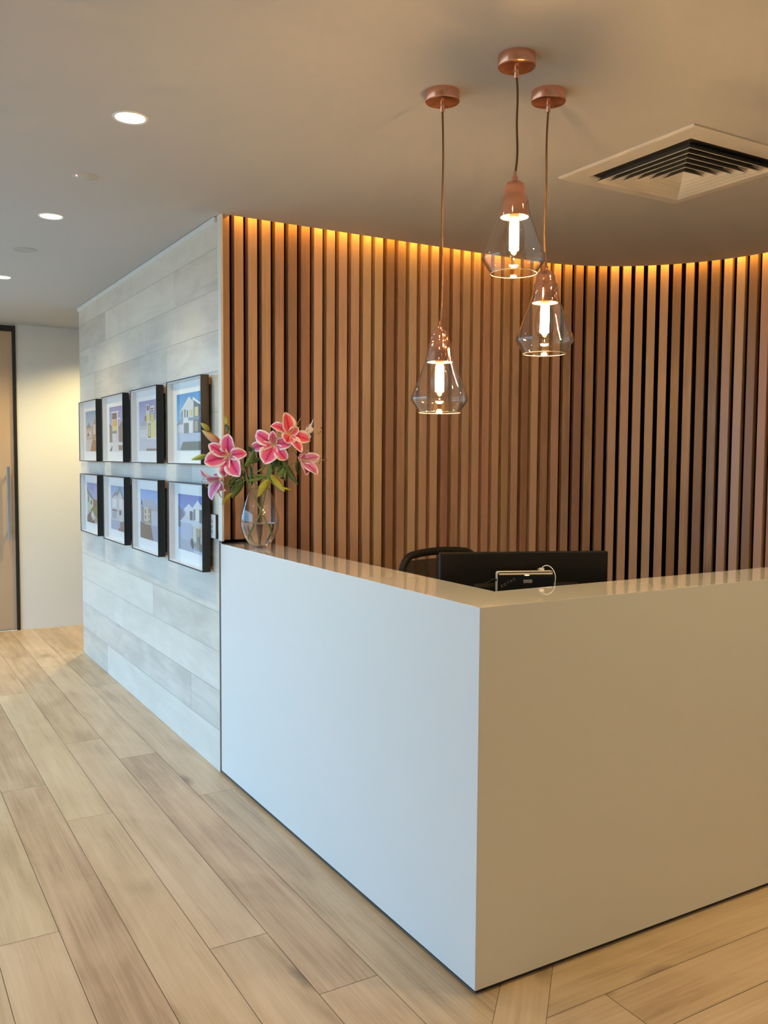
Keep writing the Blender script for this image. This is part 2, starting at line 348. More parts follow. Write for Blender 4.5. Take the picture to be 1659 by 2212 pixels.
# ------------------------------------------------------------------ slatted timber wall
sw = empty('slatted_timber_wall', (0, 0, 0), 0, 'curved feature wall of vertical reddish timber slats behind the white reception desk', 'wall cladding')
mb = MB(); rows = []
n = 120
for i in range(n+1):
    p, nn = path(.01+(SEND-.01)*i/n, 1.02+.042); rows.append([p+Vector((0, 0, 0)), p+Vector((0, 0, CEIL+.12))])
mb.grid(rows, smooth=True)
rows2 = []
for i in range(n+1):
    p, nn = path(.01+(SEND-.01)*i/n, 1.02+.056); rows2.append([p+Vector((0, 0, 0)), p+Vector((0, 0, CEIL+.12))])
mb.grid(rows2, smooth=True)
mb.build('backing', m_dark, sw)
mb = MB(); s = .0415; pitch_ = .0705; hw = .0232
while s < SEND-.05:
    z0 = DESK+.013 if s < .19 else 0.0; z1 = CEIL+.10
    rc = (random.betavariate(1.6, 1.6), random.random(), random.random())
    p, nn = path(s, 1.02); tt = Vector((nn.y, -nn.x, 0))
    a, b = p-tt*(hw if s > .05 else hw+.007), p+tt*hw; c, d = b+nn*.040, a+nn*.040
    e = .0018
    ring = [a+nn*e, a+tt*e, b-tt*e, b+nn*e, c, d]; uvw = [-.002, 0, .046, .048, .09, -.04]
    U = random.uniform(0, 5)
    for i in range(5):
        q, r_ = ring[i], ring[i+1]
        mb.face([q+Vector((0, 0, z0)), r_+Vector((0, 0, z0)), r_+Vector((0, 0, z1)), q+Vector((0, 0, z1))], 0,
                uv=[(z0+U, uvw[i]), (z0+U, uvw[i+1]), (z1+U, uvw[i+1]), (z1+U, uvw[i])], col=rc)
    q, r_ = ring[5], ring[0]
    mb.face([q+Vector((0, 0, z0)), r_+Vector((0, 0, z0)), r_+Vector((0, 0, z1)), q+Vector((0, 0, z1))], 0, uv=[(z0+U, .2), (z0+U, .24), (z1+U, .24), (z1+U, .2)], col=rc)
    mb.face([p_+Vector((0, 0, z0)) for p_ in ring][::-1], 0, uv=[(U, .1)]*6, col=rc)
    s += pitch_
mb.build('timber_slats', m_slat, sw)
# amber LED strip in the slot at the ceiling edge
mb = MB(); pts = []
for i in range(121):
    p, nn = path(.06+(SEND-.1)*i/120, .968); pts.append([p+nn*a+Vector((0, 0, z)) for a, z in ((-.004, CEIL+.020), (.005, CEIL+.020), (.005, CEIL+.030), (-.004, CEIL+.030))])
mb.grid(pts, closed_u=True, smooth=False)
o = mb.build('led_strip', m_led); tag(o, 'amber light strip hidden in the ceiling slot above the timber slats', 'light strip')

# ------------------------------------------------------------------ reception desk
T = .2229; XE = 2.0; YD = 2.057
dk = empty('reception_desk', (0, 0, 0), 0, 'white stone L-shaped reception desk with a dark recessed plinth', 'reception desk')
def prism(mb, poly, z0, z1, mi=0):
    n = len(mb.v); k = len(poly)
    mb.v += [(x, y, z0) for x, y in poly]+[(x, y, z1) for x, y in poly]
    mb.ngon([n+i for i in range(k)][::-1], mi); mb.ngon([n+k+i for i in range(k)], mi)
    for i in range(k): mb.ngon([n+i, n+(i+1) % k, n+k+(i+1) % k, n+k+i], mi)
g = .0004
mb = MB(); prism(mb, [(g, 0), (g+T, T), (XE, T), (XE, 0)], DESK-.0016, DESK); mb.build('counter_top', m_stonetop, dk, bevel=.0005)
mb = MB(); prism(mb, [(0, g), (0, YD+.03), (T, YD+.03), (T, T+g)], DESK-.0016, DESK); mb.build('counter_top', m_stonetop, dk, bevel=.0005)
mb = MB(); prism(mb, [(.0, .0), (XE, 0), (XE, .02), (.02, .02)], .017, DESK-.0017); mb.build('front_panel', m_stone, dk, bevel=.0006)
mb = MB(); prism(mb, [(.0, .0002), (.02, .0202), (.02, YD), (.0, YD)], .017, DESK-.0017); mb.build('side_panel', m_stone, dk, bevel=.0006)
mb = MB(); prism(mb, [(.012, .012), (XE-.01, .012), (XE-.01, T-.01), (T-.01, T-.01), (T-.01, YD), (.012, YD)], 0, .0169); mb.build('plinth', m_plinth, dk)
m_in = pr('grey_laminate', (.35, .34, .33), .5)
mb = MB(); mb.box((.0205, .0205, .018), (XE, T-.0005, DESK-.0017)); mb.box((.0205, T-.0005, .018), (T-.0005, YD, DESK-.0017)); mb.build('inner_carcass', m_in, dk)
mb = MB(); mb.box((T-.002, T-.002, .70), (1.9, .86, .73)); mb.box((T-.002, .86, .70), (.34, 2.04, .73)); mb.build('work_surface', m_in, dk)
mb = MB(); mb.box((XE-.02, T-.002, 0), (XE, .86, .70)); mb.build('end_panel', m_in, dk)

# ------------------------------------------------------------------ picture rail, wires, framed prints
mb = MB(); mb.box((-.013, 2.094, CEIL-.028), (-.0002, Y1, CEIL-.002)); o = mb.build('picture_rail', m_white, bevel=.001)
tag(o, 'white picture hanging rail along the top of the whitewashed board wall', 'picture rail')
YS = [2.44, 3.18, 3.91, 4.635]; FW, FHH = .555, .433; ZR = [(1.493, 1.927), (.974, 1.401)]
m_wire = thin_glass('clear_hanging_line', (.99, .99, .99), 1.5)
colname = ['nearest the desk', 'second from the desk', 'third from the desk', 'farthest from the desk']
for ci, yc in enumerate(YS):
    for sd in (-1, 1):
        mb = MB(); y = yc+sd*.235; mb.tube([(-.0105, y, CEIL-.02), (-.0105, y, 1.0)], .00045, 8)
        o = mb.build('hanging_wire', m_wire)
        tag(o, 'thin clear hanging line, %s one behind the picture column %s' % (['right-hand', 'left-hand'][sd > 0], colname[ci]), 'hanging wire', 'clear lines hanging from the picture rail')
m_liner = pr('white_frame_liner', (.88, .89, .90), .5)
m_mat = pr('white_mount_board', (.88, .91, .93), .35)
m_cleat = pr('brown_cleat', (.50, .27, .13), .5)
PC = {}
def pcol(c):
    if c not in PC: PC[c] = pr('print_ink_%d' % len(PC), tuple(((v/255)/12.92 if v/255 <= .04045 else ((v/255+.055)/1.055)**2.4)*.92 for v in c), .35, spec=.4)
    return PC[c]
def skymat(name, top, bot):
    m, t, b = newmat(name); N = t.nodes; L = t.links
    uv = N.new('ShaderNodeUVMap'); sp = N.new('ShaderNodeSeparateXYZ'); L.new(uv.outputs[0], sp.inputs[0])
    r = N.new('ShaderNodeValToRGB'); r.color_ramp.elements[0].color = (*bot, 1); r.color_ramp.elements[1].color = (*top, 1); r.color_ramp.elements[0].position = .35
    n = N.new('ShaderNodeTexNoise'); n.inputs['Scale'].default_value = 3; n.inputs['Detail'].default_value = 4; L.new(uv.outputs[0], n.inputs['Vector'])
    ma = N.new('ShaderNodeMath'); ma.operation = 'MULTIPLY_ADD'; L.new(n.outputs[0], ma.inputs[0]); ma.inputs[1].default_value = .25; L.new(sp.outputs['Y'], ma.inputs[2])
    mb_ = N.new('ShaderNodeMath'); mb_.operation = 'SUBTRACT'; L.new(ma.outputs[0], mb_.inputs[0]); mb_.inputs[1].default_value = .12
    L.new(mb_.outputs[0], r.inputs[0]); L.new(r.outputs[0], b.inputs['Base Color']); b.inputs['Roughness'].default_value = .35; return m
def R(a, b, c, d, col): return ([(a, b), (c, b), (c, d), (a, d)], col)
def P(pts, col): return (pts, col)
GW, GL, GD = (225, 228, 235), (190, 198, 212), (90, 92, 100)
YEL, BRN, LAWN = (225, 215, 130), (125, 105, 90), (105, 100, 85)
prints = {
 (0, 3): dict(sky=((.10, .32, .55), (.45, .66, .85)), lab='framed print of beige gabled houses under pale sky, top row, farthest from the desk', pol=[
    R(0, 0, 1, .42, (205, 205, 205)), P([(.35, 0), (1, 0), (1, .25), (.55, .3)], (150, 115, 90)), R(.05, .3, .95, .6, (190, 180, 172)),
    P([(.02, .58), (.25, .72), (.45, .58)], (150, 130, 122)), P([(.5, .55), (.72, .82), (.95, .55)], (165, 145, 135)), R(.12, .36, .42, .5, (225, 225, 228)),
    R(.62, .42, .78, .66, (215, 210, 205)), P([(.08, .38), (.22, .5), (.36, .38)], (125, 105, 100)), R(.55, .3, .9, .42, (170, 150, 120))]),
 (0, 2): dict(sky=((.20, .25, .55), (.48, .58, .85)), lab='framed print of a tall narrow house with one orange window, top row, third from desk', pol=[
    R(0, 0, 1, .26, GW), R(0, .2, .2, .55, (130, 128, 125)), R(.62, .2, 1, .5, (130, 125, 125)), P([(0, .55), (0, .64), (.18, .55)], (110, 108, 112)), P([(.6, .5), (.78, .66), (1, .5)], (120, 115, 120)),
    R(.18, .24, .58, .86, (205, 200, 200)), R(.14, .86, .62, .89, (240, 240, 245)), R(.2, .72, .5, .86, (110, 95, 95)), R(.26, .48, .5, .7, (235, 175, 80)), R(.26, .48, .5, .56, (225, 225, 120)),
    R(.2, .4, .5, .45, (140, 135, 135)), R(.22, .22, .5, .39, (220, 222, 232)), R(.52, .22, .58, .86, (238, 238, 244)), R(.58, .7, .72, .74, (235, 235, 240)),
    P([(.3, 0), (.62, 0), (.62, .1), (.3, .16)], GW), R(.6, .02, 1, .13, (140, 128, 118)), P([(0, 0), (.12, 0), (.2, .12)], (110, 108, 105))]),
 (0, 1): dict(sky=((.25, .25, .52), (.45, .58, .88)), lab='framed print of a white house with large yellow lit windows, top row, second from desk', pol=[
    R(0, 0, 1, .3, (205, 212, 225)), R(0, .28, .5, .5, (198, 205, 215)), P([(.05, .5), (.22, .62), (.5, .57), (.5, .5)], (175, 182, 192)), R(.06, .26, .42, .42, (222, 228, 235)),
    R(.42, .24, .92, .6, (228, 228, 228)), R(.48, .26, .62, .54, (90, 90, 88)), R(.5, .28, .6, .52, YEL), R(.66, .26, .84, .56, (235, 230, 140)), R(.40, .74, .56, .92, (225, 225, 235)), R(.43, .8, .53, .9, (110, 95, 100)),
    R(.3, .58, .6, .74, (190, 190, 195)), R(.42, .58, .58, .74, (225, 225, 150)), R(.33, .6, .4, .7, (120, 100, 100)), R(.62, .56, .8, .72, (225, 205, 130)), R(.62, .74, .82, .88, (230, 230, 238)),
    R(.63, .76, .78, .79, (105, 95, 105)), R(.63, .81, .78, .84, (105, 95, 105)), R(.9, .26, 1, .55, (110, 110, 120)), R(.42, .22, 1, .25, (235, 235, 240)), R(.4, 0, 1, .04, (130, 118, 112))]),
 (0, 0): dict(sky=((.03, .24, .62), (.30, .62, .92)), lab='framed print of a gabled house under vivid blue sky, top row, nearest the desk', pol=[
    R(0, 0, 1, .32, (185, 200, 225)), R(0, .3, .32, .5, (195, 205, 220)), P([(0, .46), (.16, .56), (.34, .5), (.34, .44), (0, .44)], (150, 160, 175)), R(.06, .32, .28, .46, (215, 222, 235)),
    P([(.26, .3), (.26, .74), (.52, .92), (.74, .8), (.74, .3)], (225, 228, 230)), P([(.16, .7), (.26, .76), (.26, .52), (.2, .54)], (150, 155, 160)), P([(.13, .68), (.5, .93), (.53, .93), (.53, .9), (.14, .66)], (245, 247, 250)),
    P([(.64, .86), (.66, .92), (.94, .8), (.94, .77)], (245, 247, 250)), P([(.68, .3), (.68, .86), (.92, .77), (.92, .3)], (98, 98, 104)), R(.72, .58, .86, .74, YEL), R(.72, .32, .84, .5, (175, 160, 120)),
    R(.32, .58, .36, .72, GD), R(.42, .58, .46, .7, GD), R(.52, .6, .62, .7, YEL), R(.3, .48, .54, .56, (232, 238, 245)), R(.3, .3, .5, .48, (120, 125, 125)), R(.5, .3, .66, .5, (235, 240, 245)), R(.48, .52, .9, .57, (140, 150, 165)),
    R(.9, .3, 1, .56, (90, 100, 120)), P([(.14, 0), (1, 0), (1, .15), (.26, .15)], (98, 104, 92))]),
 (1, 3): dict(sky=((.16, .26, .58), (.42, .55, .86)), lab='framed print of a house beside a green lawn, bottom row, farthest from the desk', pol=[
    R(0, 0, 1, .4, (190, 190, 195)), P([(0, .3), (0, .8), (.5, .55), (.6, .3)], (205, 208, 200)), P([(0, .78), (0, .92), (.2, .74), (.15, .7)], (100, 108, 112)), P([(.0, .72), (.55, .55), (.58, .6), (.1, .8)], (130, 140, 150)),
    R(.08, .5, .16, .66, (90, 110, 110)), R(.3, .46, .4, .56, (90, 110, 105)), R(.5, .4, 1, .6, (120, 100, 98)), P([(.25, .3), (.5, .42), (1, .42), (1, .18), (.75, .16)], (110, 135, 85)),
    P([(0, 0), (0, .15), (.3, .28), (.6, .05), (.6, 0)], (100, 92, 92)), P([(.3, .2), (.45, .32), (.6, .2), (.48, .05)], (215, 215, 225)), P([(.6, .02), (1, .1), (1, .2), (.66, .14)], (165, 150, 140))]),
 (1, 2): dict(sky=((.14, .36, .66), (.42, .62, .86)), lab='framed print of a pale house with a steep pointed gable, bottom row, third from desk', pol=[
    R(0, 0, 1, .24, (165, 180, 210)), P([(.06, .24), (.06, .74), (.42, .86), (.85, .78), (.85, .24)], (200, 206, 215)), P([(.05, .72), (.4, .9), (.42, .82), (.1, .72)], (125, 130, 145)), P([(.38, .78), (.6, 1.0), (.86, .72), (.8, .72), (.6, .94), (.44, .76)], (120, 115, 125)),
    R(.12, .5, .38, .7, (232, 235, 240)), R(.55, .5, .78, .72, (225, 232, 240)), R(.1, .42, .42, .46, (120, 110, 115)), R(.56, .36, .68, .46, (70, 85, 115)), R(.1, .24, .38, .41, (165, 180, 198)), R(.44, .26, .52, .42, (215, 218, 225)),
    R(.56, .22, .8, .34, (210, 215, 222)), P([(.6, 0), (1, 0), (1, .25), (.62, .2)], (120, 118, 122)), R(.06, .22, .6, .25, (215, 212, 205)), R(.5, 0, 1, .06, (130, 112, 105))]),
 (1, 1): dict(sky=((.16, .38, .78), (.45, .66, .92)), lab='framed print of a low single storey house with garage, bottom row, second from desk', pol=[
    R(0, 0, 1, .34, (160, 172, 200)), R(.04, .34, 1, .68, (150, 145, 145)), P([(0, .66), (.3, .82), (.62, .84), (1.0, .64), (1.0, .6), (.4, .62)], (170, 182, 205)), R(.2, .36, .42, .64, (215, 210, 190)),
    R(.24, .4, .32, .48, (150, 140, 130)), R(.24, .52, .32, .6, (150, 140, 130)), R(.44, .34, .54, .64, (165, 155, 135)), R(.45, .4, .5, .43, (235, 230, 210)), R(.45, .5, .5, .53, (235, 230, 210)),
    R(.58, .3, .92, .6, (190, 200, 220)), P([(0, 0), (.66, 0), (.52, .32), (0, .32)], (118, 106, 96)), R(.26, .3, .56, .33, (200, 190, 175)), P([(.04, .68), (.08, .8), (.12, .68)], (60, 80, 100)), P([(.9, .66), (.95, .78), (1, .66)], (60, 80, 100))]),
 (1, 0): dict(sky=((.06, .13, .50), (.24, .38, .80)), lab='framed print of a white house under deep violet sky, bottom row, nearest the desk', pol=[
    R(0, 0, 1, .3, (165, 172, 195)), P([(0, .4), (0, .8), (.18, .72), (.34, .5), (.3, .4)], (110, 112, 125)), P([(.06, .5), (.3, .64), (.6, .58), (.62, .5)], (200, 212, 232)), R(.1, .2, .56, .5, (175, 188, 215)),
    R(.3, .58, .6, .72, (190, 198, 205)), P([(.24, .74), (.44, .84), (.62, .76), (.62, .71), (.26, .7)], (215, 225, 240)), R(.48, .56, .58, .72, (55, 70, 90)), R(.32, .6, .44, .7, (215, 222, 228)),
    R(.62, .54, .92, .78, (125, 130, 132)), P([(.58, .78), (.78, .92), (1, .8), (1, .77), (.6, .76)], (215, 226, 240)), R(.7, .56, .84, .76, (225, 230, 228)), P([(.56, .5), (.66, .58), (1, .52), (1, .47), (.56, .46)], (205, 215, 230)),
    R(.6, .2, .98, .47, (205, 205, 190)), R(.72, .3, .9, .44, (160, 155, 135)), R(.74, .2, .88, .3, (105, 112, 115)), R(.94, .1, 1, .5, (85, 100, 115)), P([(.5, .14), (.52, .24), (.6, .24), (.62, .1), (.58, .06)], (45, 55, 75)),
    P([(.62, .14), (.78, .22), (1, .1), (1, .02)], (130, 125, 120)), R(.62, 0, 1, .05, (190, 200, 220))]),
}
PW0, PH0 = .405, .291
for (row, ci), d in prints.items():
    yc = YS[ci]-(.012 if row else 0); z0, z1 = ZR[row]; fh = z1-z0
    r = empty('framed_print', (0, yc, z0), 0, d['lab'], 'picture', 'black box-framed house prints on the board wall')
    xf, xb = -.058, -.020; t = .0058; h = FW/2
    mb = MB()
    mb.box((xf, -h, 0), (xb, -h+t, fh)); mb.box((xf, h-t, 0), (xb, h, fh)); mb.box((xf, -h+t, 0), (xb, h-t, t)); mb.box((xf, -h+t, fh-t), (xb, h-t, fh)); mb.box((xb, -h, 0), (xb+.003, h, fh))
    mb.build('frame', m_black, r)
    mb = MB(); u = .0035; a, b = -h+t, h-t
    mb.box((xf+.004, a, t), (xb-.002, a+u, fh-t)); mb.box((xf+.004, b-u, t), (xb-.002, b, fh-t)); mb.box((xf+.004, a+u, t), (xb-.002, b-u, t+u)); mb.box((xf+.004, a+u, fh-t-u), (xb-.002, b-u, fh-t)); mb.build('liner', m_liner, r)
    mb = MB(); mb.box((xb-.004, a+u, t+u), (xb-.0005, b-u, fh-t-u)); mb.build('mount', m_mat, r)
    zc = .072
    mb = MB(); mats = [skymat('print_sky', *d['sky'])]; mi = {}
    def PT(q, lift): return (xb-.0045-lift, PW0/2-q[0]*PW0, zc+q[1]*PH0)
    mb.face([PT(q, 0) for q in ((0, 0), (1, 0), (1, 1), (0, 1))], 0, uv=[(0, 0), (1, 0), (1, 1), (0, 1)])
    for k, (pts, col) in enumerate(d['pol']):
        if col not in mi: mi[col] = len(mats); mats.append(pcol(col))
        mb.face([PT(q, .00012*(k+1)) for q in pts], mi[col], uv=[(0, 0)]*len(pts))
    mb.build('print', mats, r)
    mb = MB(); mb.face([(xf+.0045, a, t), (xf+.0045, b, t), (xf+.0045, b, fh-t), (xf+.0045, a, fh-t)]); mb.build('glazing', m_pane, r)
    mb = MB(); mb.box((xb+.003, -h+.012, fh-.045), (-.0002, h-.012, fh-.012)); mb.build('hanging_batten', m_cleat, r)
    mb = MB(); mb.box((xb+.003, -h+.03, .01), (-.0002, h-.03, .025)); mb.build('spacer_strip', m_cleat, r)

# light switch
r = empty('light_switch', (0, 2.13, 1.14), 0, 'white light switch plate with three round buttons beside the bottom-row picture', 'light switch')
mb = MB(); mb.box((-.010, -.039, .0), (-.0002, .039, .116)); mb.build('switch_base', m_black, r)
mb = MB(); mb.box((-.014, -.036, .001), (-.010, .039, .115)); mb.build('switch_plate', pr('white_plastic', (.80, .83, .86), .3), r, bevel=.001)
for k in range(3):
    mb = MB(); mb.lathe([(.0075, 0), (.0075, .003), (.006, .0045), (.0, .005)], (-.014, .002, .033+.025*k), 20, axis=(-1, 0, 0)); mb.build('switch_button', pr('grey_button', (.45, .48, .52), .25, .6) if k == 0 else bpy.data.materials['grey_button'], r)

# ------------------------------------------------------------------ ceiling fittings
dspots = [(-.667, 4.17), (-.667, 2.50), (-.667, 1.076), (-.667, 5.62), (-.667, -.5), (-.667, -2.1), (.75, -.62), (2.3, -.75), (1.2, -2.1), (-2.3, -2.1), (-2.3, 1.0), (1.2, -3.6), (.32, 5.70), (1.9, -.25)]  # last two are unseen lamps, added to brighten the back wall and slats
dlab = ['downlight at the left edge of the photo, third from the camera', 'second downlight along the hallway ceiling, above the picture wall', 'nearest and largest downlight on the hallway ceiling',
  'hallway downlight closest to the tan door, cropped out at the left', 'downlight over the floor left of the desk corner, just above the photo',
  'downlight almost over the viewer, in line with the hallway row', 'downlight in front of the right face of the desk, above the photo', 'downlight in front of the far right end of the desk, outside the photo',
  'downlight behind and right of the viewer', 'downlight behind and left of the viewer near the outer wall', 'downlight beside the tall windows, left of the hallway row',
  'downlight farthest behind the viewer on the right', 'unseen downlight added behind the whitewashed board wall to brighten the back wall', 'unseen downlight added above the right end of the desk to light the slats']
mb = MB(); mb.lathe([(.048, -.001), (.056, -.005), (.059, -.0005)], (0, 0, 0), 40); tr_me = mb.build('trim_ring', m_white).data
bpy.data.objects.remove(bpy.data.objects['trim_ring'])
mb = MB(); mb.lathe([(.0485, -.0015), (.02, -.003), (.0005, -.0032)], (0, 0, 0), 40); lp_me = mb.build('lamp', m_lamp).data
bpy.data.objects.remove(bpy.data.objects['lamp'])
for i, (x, y) in enumerate(dspots):
    lab = dlab[i]
    r = empty('downlight', (x, y, CEIL), 0, lab, 'ceiling light', 'recessed round downlights')
    for nm, me in (('trim_ring', tr_me), ('lamp', lp_me)):
        o = bpy.data.objects.new(nm, me); C.objects.link(o); o.parent = r
    ld = bpy.data.lights.new('downlight_beam', 'SPOT'); ld.energy = SPOT*{12: 5.5, 3: 2.6, 0: 2.0, 1: 1.7, 2: 1.5, 6: 1.5, 13: 1.9}.get(i, 1.0); ld.color = WARM; ld.spot_size = 2.35; ld.spot_blend = 1.0; ld.shadow_soft_size = .035
    lo = bpy.data.objects.new('downlight_beam', ld); C.objects.link(lo); lo.parent = r; lo.location = (0, 0, -.012)
# smoke detector and round speaker
r = empty('smoke_detector', (-.659, 1.80, CEIL), 0, 'small white ceiling sensor with a glowing red dot, between the two nearest downlights', 'smoke detector')
mb = MB(); mb.lathe([(.052, 0), (.052, -.002), (.050, -.0035), (.040, -.0035), (.038, -.006), (.0, -.0065)], seg=40); mb.build('body', m_ceiling, r)
mb = MB(); mb.lathe([(.004, 0), (.003, -.003), (0, -.004)], (-.036, -.012, -.0045), 12); mb.build('indicator_light', emat('red_led', (1, .12, .10), 9), r)
r = empty('ceiling_speaker', (-.663, 3.30, CEIL), 0, 'flush round grey ceiling disc between the second and third downlights', 'ceiling speaker')
mb = MB(); mb.lathe([(.062, 0), (.062, -.004), (.056, -.006), (.055, -.0045)], seg=40); mb.build('rim', m_ceiling, r)
mb = MB(); mb.lathe([(.055, -.0045), (.0, -.0045)], seg=40); mb.build('grille', pr('grey_grille', (.46, .46, .45), .8), r)

# air diffuser
vc = (1.300, .470); r = empty('air_diffuser', (vc[0], vc[1], CEIL), 0, 'square four-way air conditioning diffuser in the ceiling beside the pendants', 'air vent')
m_vent = pr('diffuser_metal', (.70, .68, .65), .45)
m_ventshade = pr('louvre_gap_shade', (.14, .14, .13), .6)  # shade between the louvres, put into the colour of the blades' upper faces
def sq(h, z): return [Vector((-h, -h, z)), Vector((h, -h, z)), Vector((h, h, z)), Vector((-h, h, z))]
mb = MB(); mb.grid([sq(.336, -.0002), sq(.336, -.006), sq(.330, -.009), sq(.252, -.009), sq(.250, -.004), sq(.250, -.001)], closed_u=True, smooth=False); mb.build('flange', m_vent, r)
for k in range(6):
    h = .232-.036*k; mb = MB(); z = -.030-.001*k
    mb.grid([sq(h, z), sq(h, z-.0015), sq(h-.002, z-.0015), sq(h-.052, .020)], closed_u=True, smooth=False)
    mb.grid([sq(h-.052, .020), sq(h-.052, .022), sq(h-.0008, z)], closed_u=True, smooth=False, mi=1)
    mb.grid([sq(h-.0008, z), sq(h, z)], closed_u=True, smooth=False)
    mb.build('louvre', [m_vent, m_ventshade], r)
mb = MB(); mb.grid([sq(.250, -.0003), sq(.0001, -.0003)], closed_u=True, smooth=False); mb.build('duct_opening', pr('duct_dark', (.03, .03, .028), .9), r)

# ------------------------------------------------------------------ pendants
m_cord = pr('brown_fabric_cord', (.16, .085, .04), .8)
m_seal = pr('lamp_socket', (.55, .40, .25), .4)
def pendant(x, y, ztop, lab, bend):
    r = empty('pendant_light', (x, y, CEIL), 0, lab, 'pendant light', 'three copper and clear glass pendants over the desk')
    mb = MB(); mb.lathe([(.053, 0), (.053, -.030), (.0515, -.0315), (.0065, -.0315)], seg=56, cap1=False); mb.build('ceiling_rose', m_copper2, r)
    mb = MB(); mb.lathe([(.0065, -.0315), (.0065, -.060), (.0035, -.0615), (.002, -.0615)], seg=20); mb.build('rose_cord_grip', m_copper, r)
    L = CEIL-ztop; pts = []
    for i in range(33):
        t = i/32; pts.append((bend*math.sin(t*PI*1.0)*.006+.003*bend*math.sin(t*9), bend*.002*math.sin(t*7), -.05-t*(L-.05-.022)))
    pts[-1] = (0, 0, pts[-1][2]); mb = MB(); mb.tube(pts, .0031, 10); mb.build('cord', m_cord, r)
    z = -L
    mb = MB(); mb.lathe([(.0022, z+.030), (.0045, z+.027), (.0045, z+.016), (.0075, z+.014), (.0075, z-.001)], seg=24); mb.build('lamp_cord_grip', m_copper, r)
    mb = MB(); mb.lathe([(.0075, z), (.018, z-.0015), (.0245, z-.006), (.0285, z-.016), (.0305, z-.030), (.0325, z-.040), (.033, z-.0405), (.0365, z-.070), (.0395, z-.0965), (.0395, z-.0985)], seg=56)
    mb.lathe([(.0393, z-.0985), (.036, z-.075), (.0, z-.066)], seg=56, mi=1); mb.build('copper_cap', [m_copper, pr('cap_inner_cream', (.85, .70, .40), .4)], r)
    sh = [(.0350, z-.040), (.0365, z-.041), (.0392, z-.060), (.0425, z-.082), (.0475, z-.100), (.060, z-.132), (.076, z-.172), (.0862, z-.198), (.0898, z-.2105), (.0895, z-.2170), (.0855, z-.2240), (.0755, z-.2390), (.0655, z-.2545)]
    mb = MB(); mb.lathe(sh, seg=72)
    inn = [(.0643, z-.2550), (.0742, z-.2390), (.0840, z-.2245), (.0880, z-.2170), (.0883, z-.2105), (.0848, z-.1985)]
    mb.lathe([sh[-1], (.0652, z-.2562), (.0643, z-.2555)]+inn, seg=72)
    mb.build('glass_shade', m_glass, r)
    mb = MB(); mb.lathe([(.0652+.0011*math.cos(q*PI/5), z-.2556+.0011*math.sin(q*PI/5)) for q in range(11)], seg=72); mb.build('shade_rim', m_rimglass, r)
    bl = MB(); bl.lathe([(.013, z-.092), (.014, z-.102), (.020, z-.112), (.0268, z-.130), (.0295, z-.150), (.030, z-.170), (.028, z-.186), (.021, z-.200), (.012, z-.209), (.005, z-.212), (.002, z-.218), (0.0, z-.219)], seg=40)
    bo = bl.build('bulb', m_bulb, r)
    mb = MB(); mb.lathe([(.0, z-.066), (.0135, z-.068), (.0135, z-.098), (.011, z-.104), (.0, z-.106)], seg=24); mb.build('bulb_socket', m_seal, bo)
    n = 12
    for k in range(n):
        pass
    mb = MB(); pts = []
    for k in range(n):
        a = 2*PI*k/n; b = 2*PI*(k+.5)/n; R_ = .0125
        pts += [(R_*math.cos(a), R_*math.sin(a), z-.112), (R_*1.05*math.cos(a), R_*1.05*math.sin(a), z-.150), (R_*math.cos(a), R_*math.sin(a), z-.190), (R_*math.cos(b), R_*math.sin(b), z-.190), (R_*1.05*math.cos(b), R_*1.05*math.sin(b), z-.150), (R_*math.cos(b), R_*math.sin(b), z-.112)]
    mb.tube(pts, .00075, 6); mb.build('filament', m_fil, bo)
    return r
pendant(.141, .051, 2.314, 'copper and clear glass pendant light hanging highest, the middle one of three', 1)
pendant(.102, .362, 1.932, 'copper and clear glass pendant light hanging lowest, the leftmost of three', .9)
pendant(.380, .192, 2.117, 'copper and clear glass pendant light at middle height, the rightmost of three', -1)

# ------------------------------------------------------------------ things behind the desk
m_blk = pr('black_plastic', (.007, .0068, .0065), .5, spec=.3)
m_blkg = pr('gloss_black_plastic', (.010, .010, .012), .12)
m_mesh = pr('chair_mesh', (.02, .018, .016), .8)
ang = math.atan2(.316-.543, .793-.232)
mo = empty('computer_monitor', (.5125, .4295, .73), ang, 'black computer monitor seen from behind, standing on the desk', 'monitor')
mb = MB(); mb.box((-.3025, -.006, .115), (.3025, .022, .48)); mb.build('screen_housing', m_blk, mo, bevel=.004)
mb = MB(); mb.box((-.293, .0221, .125), (.293, .0226, .470)); mb.build('screen', m_blkg, mo)
mb = MB(); mb.box((-.19, -.030, .15), (.19, -.006, .375)); mb.build('rear_cover', m_blk, mo, bevel=.012)
mb = MB(); mb.box((-.035, -.0412, .01), (.035, -.0302, .36)); mb.build('stand_column', m_blk, mo, bevel=.004)
mb = MB(); mb.box((-.13, -.10, .0), (.13, .11, .012)); mb.build('stand_base', m_blk, mo, bevel=.004)
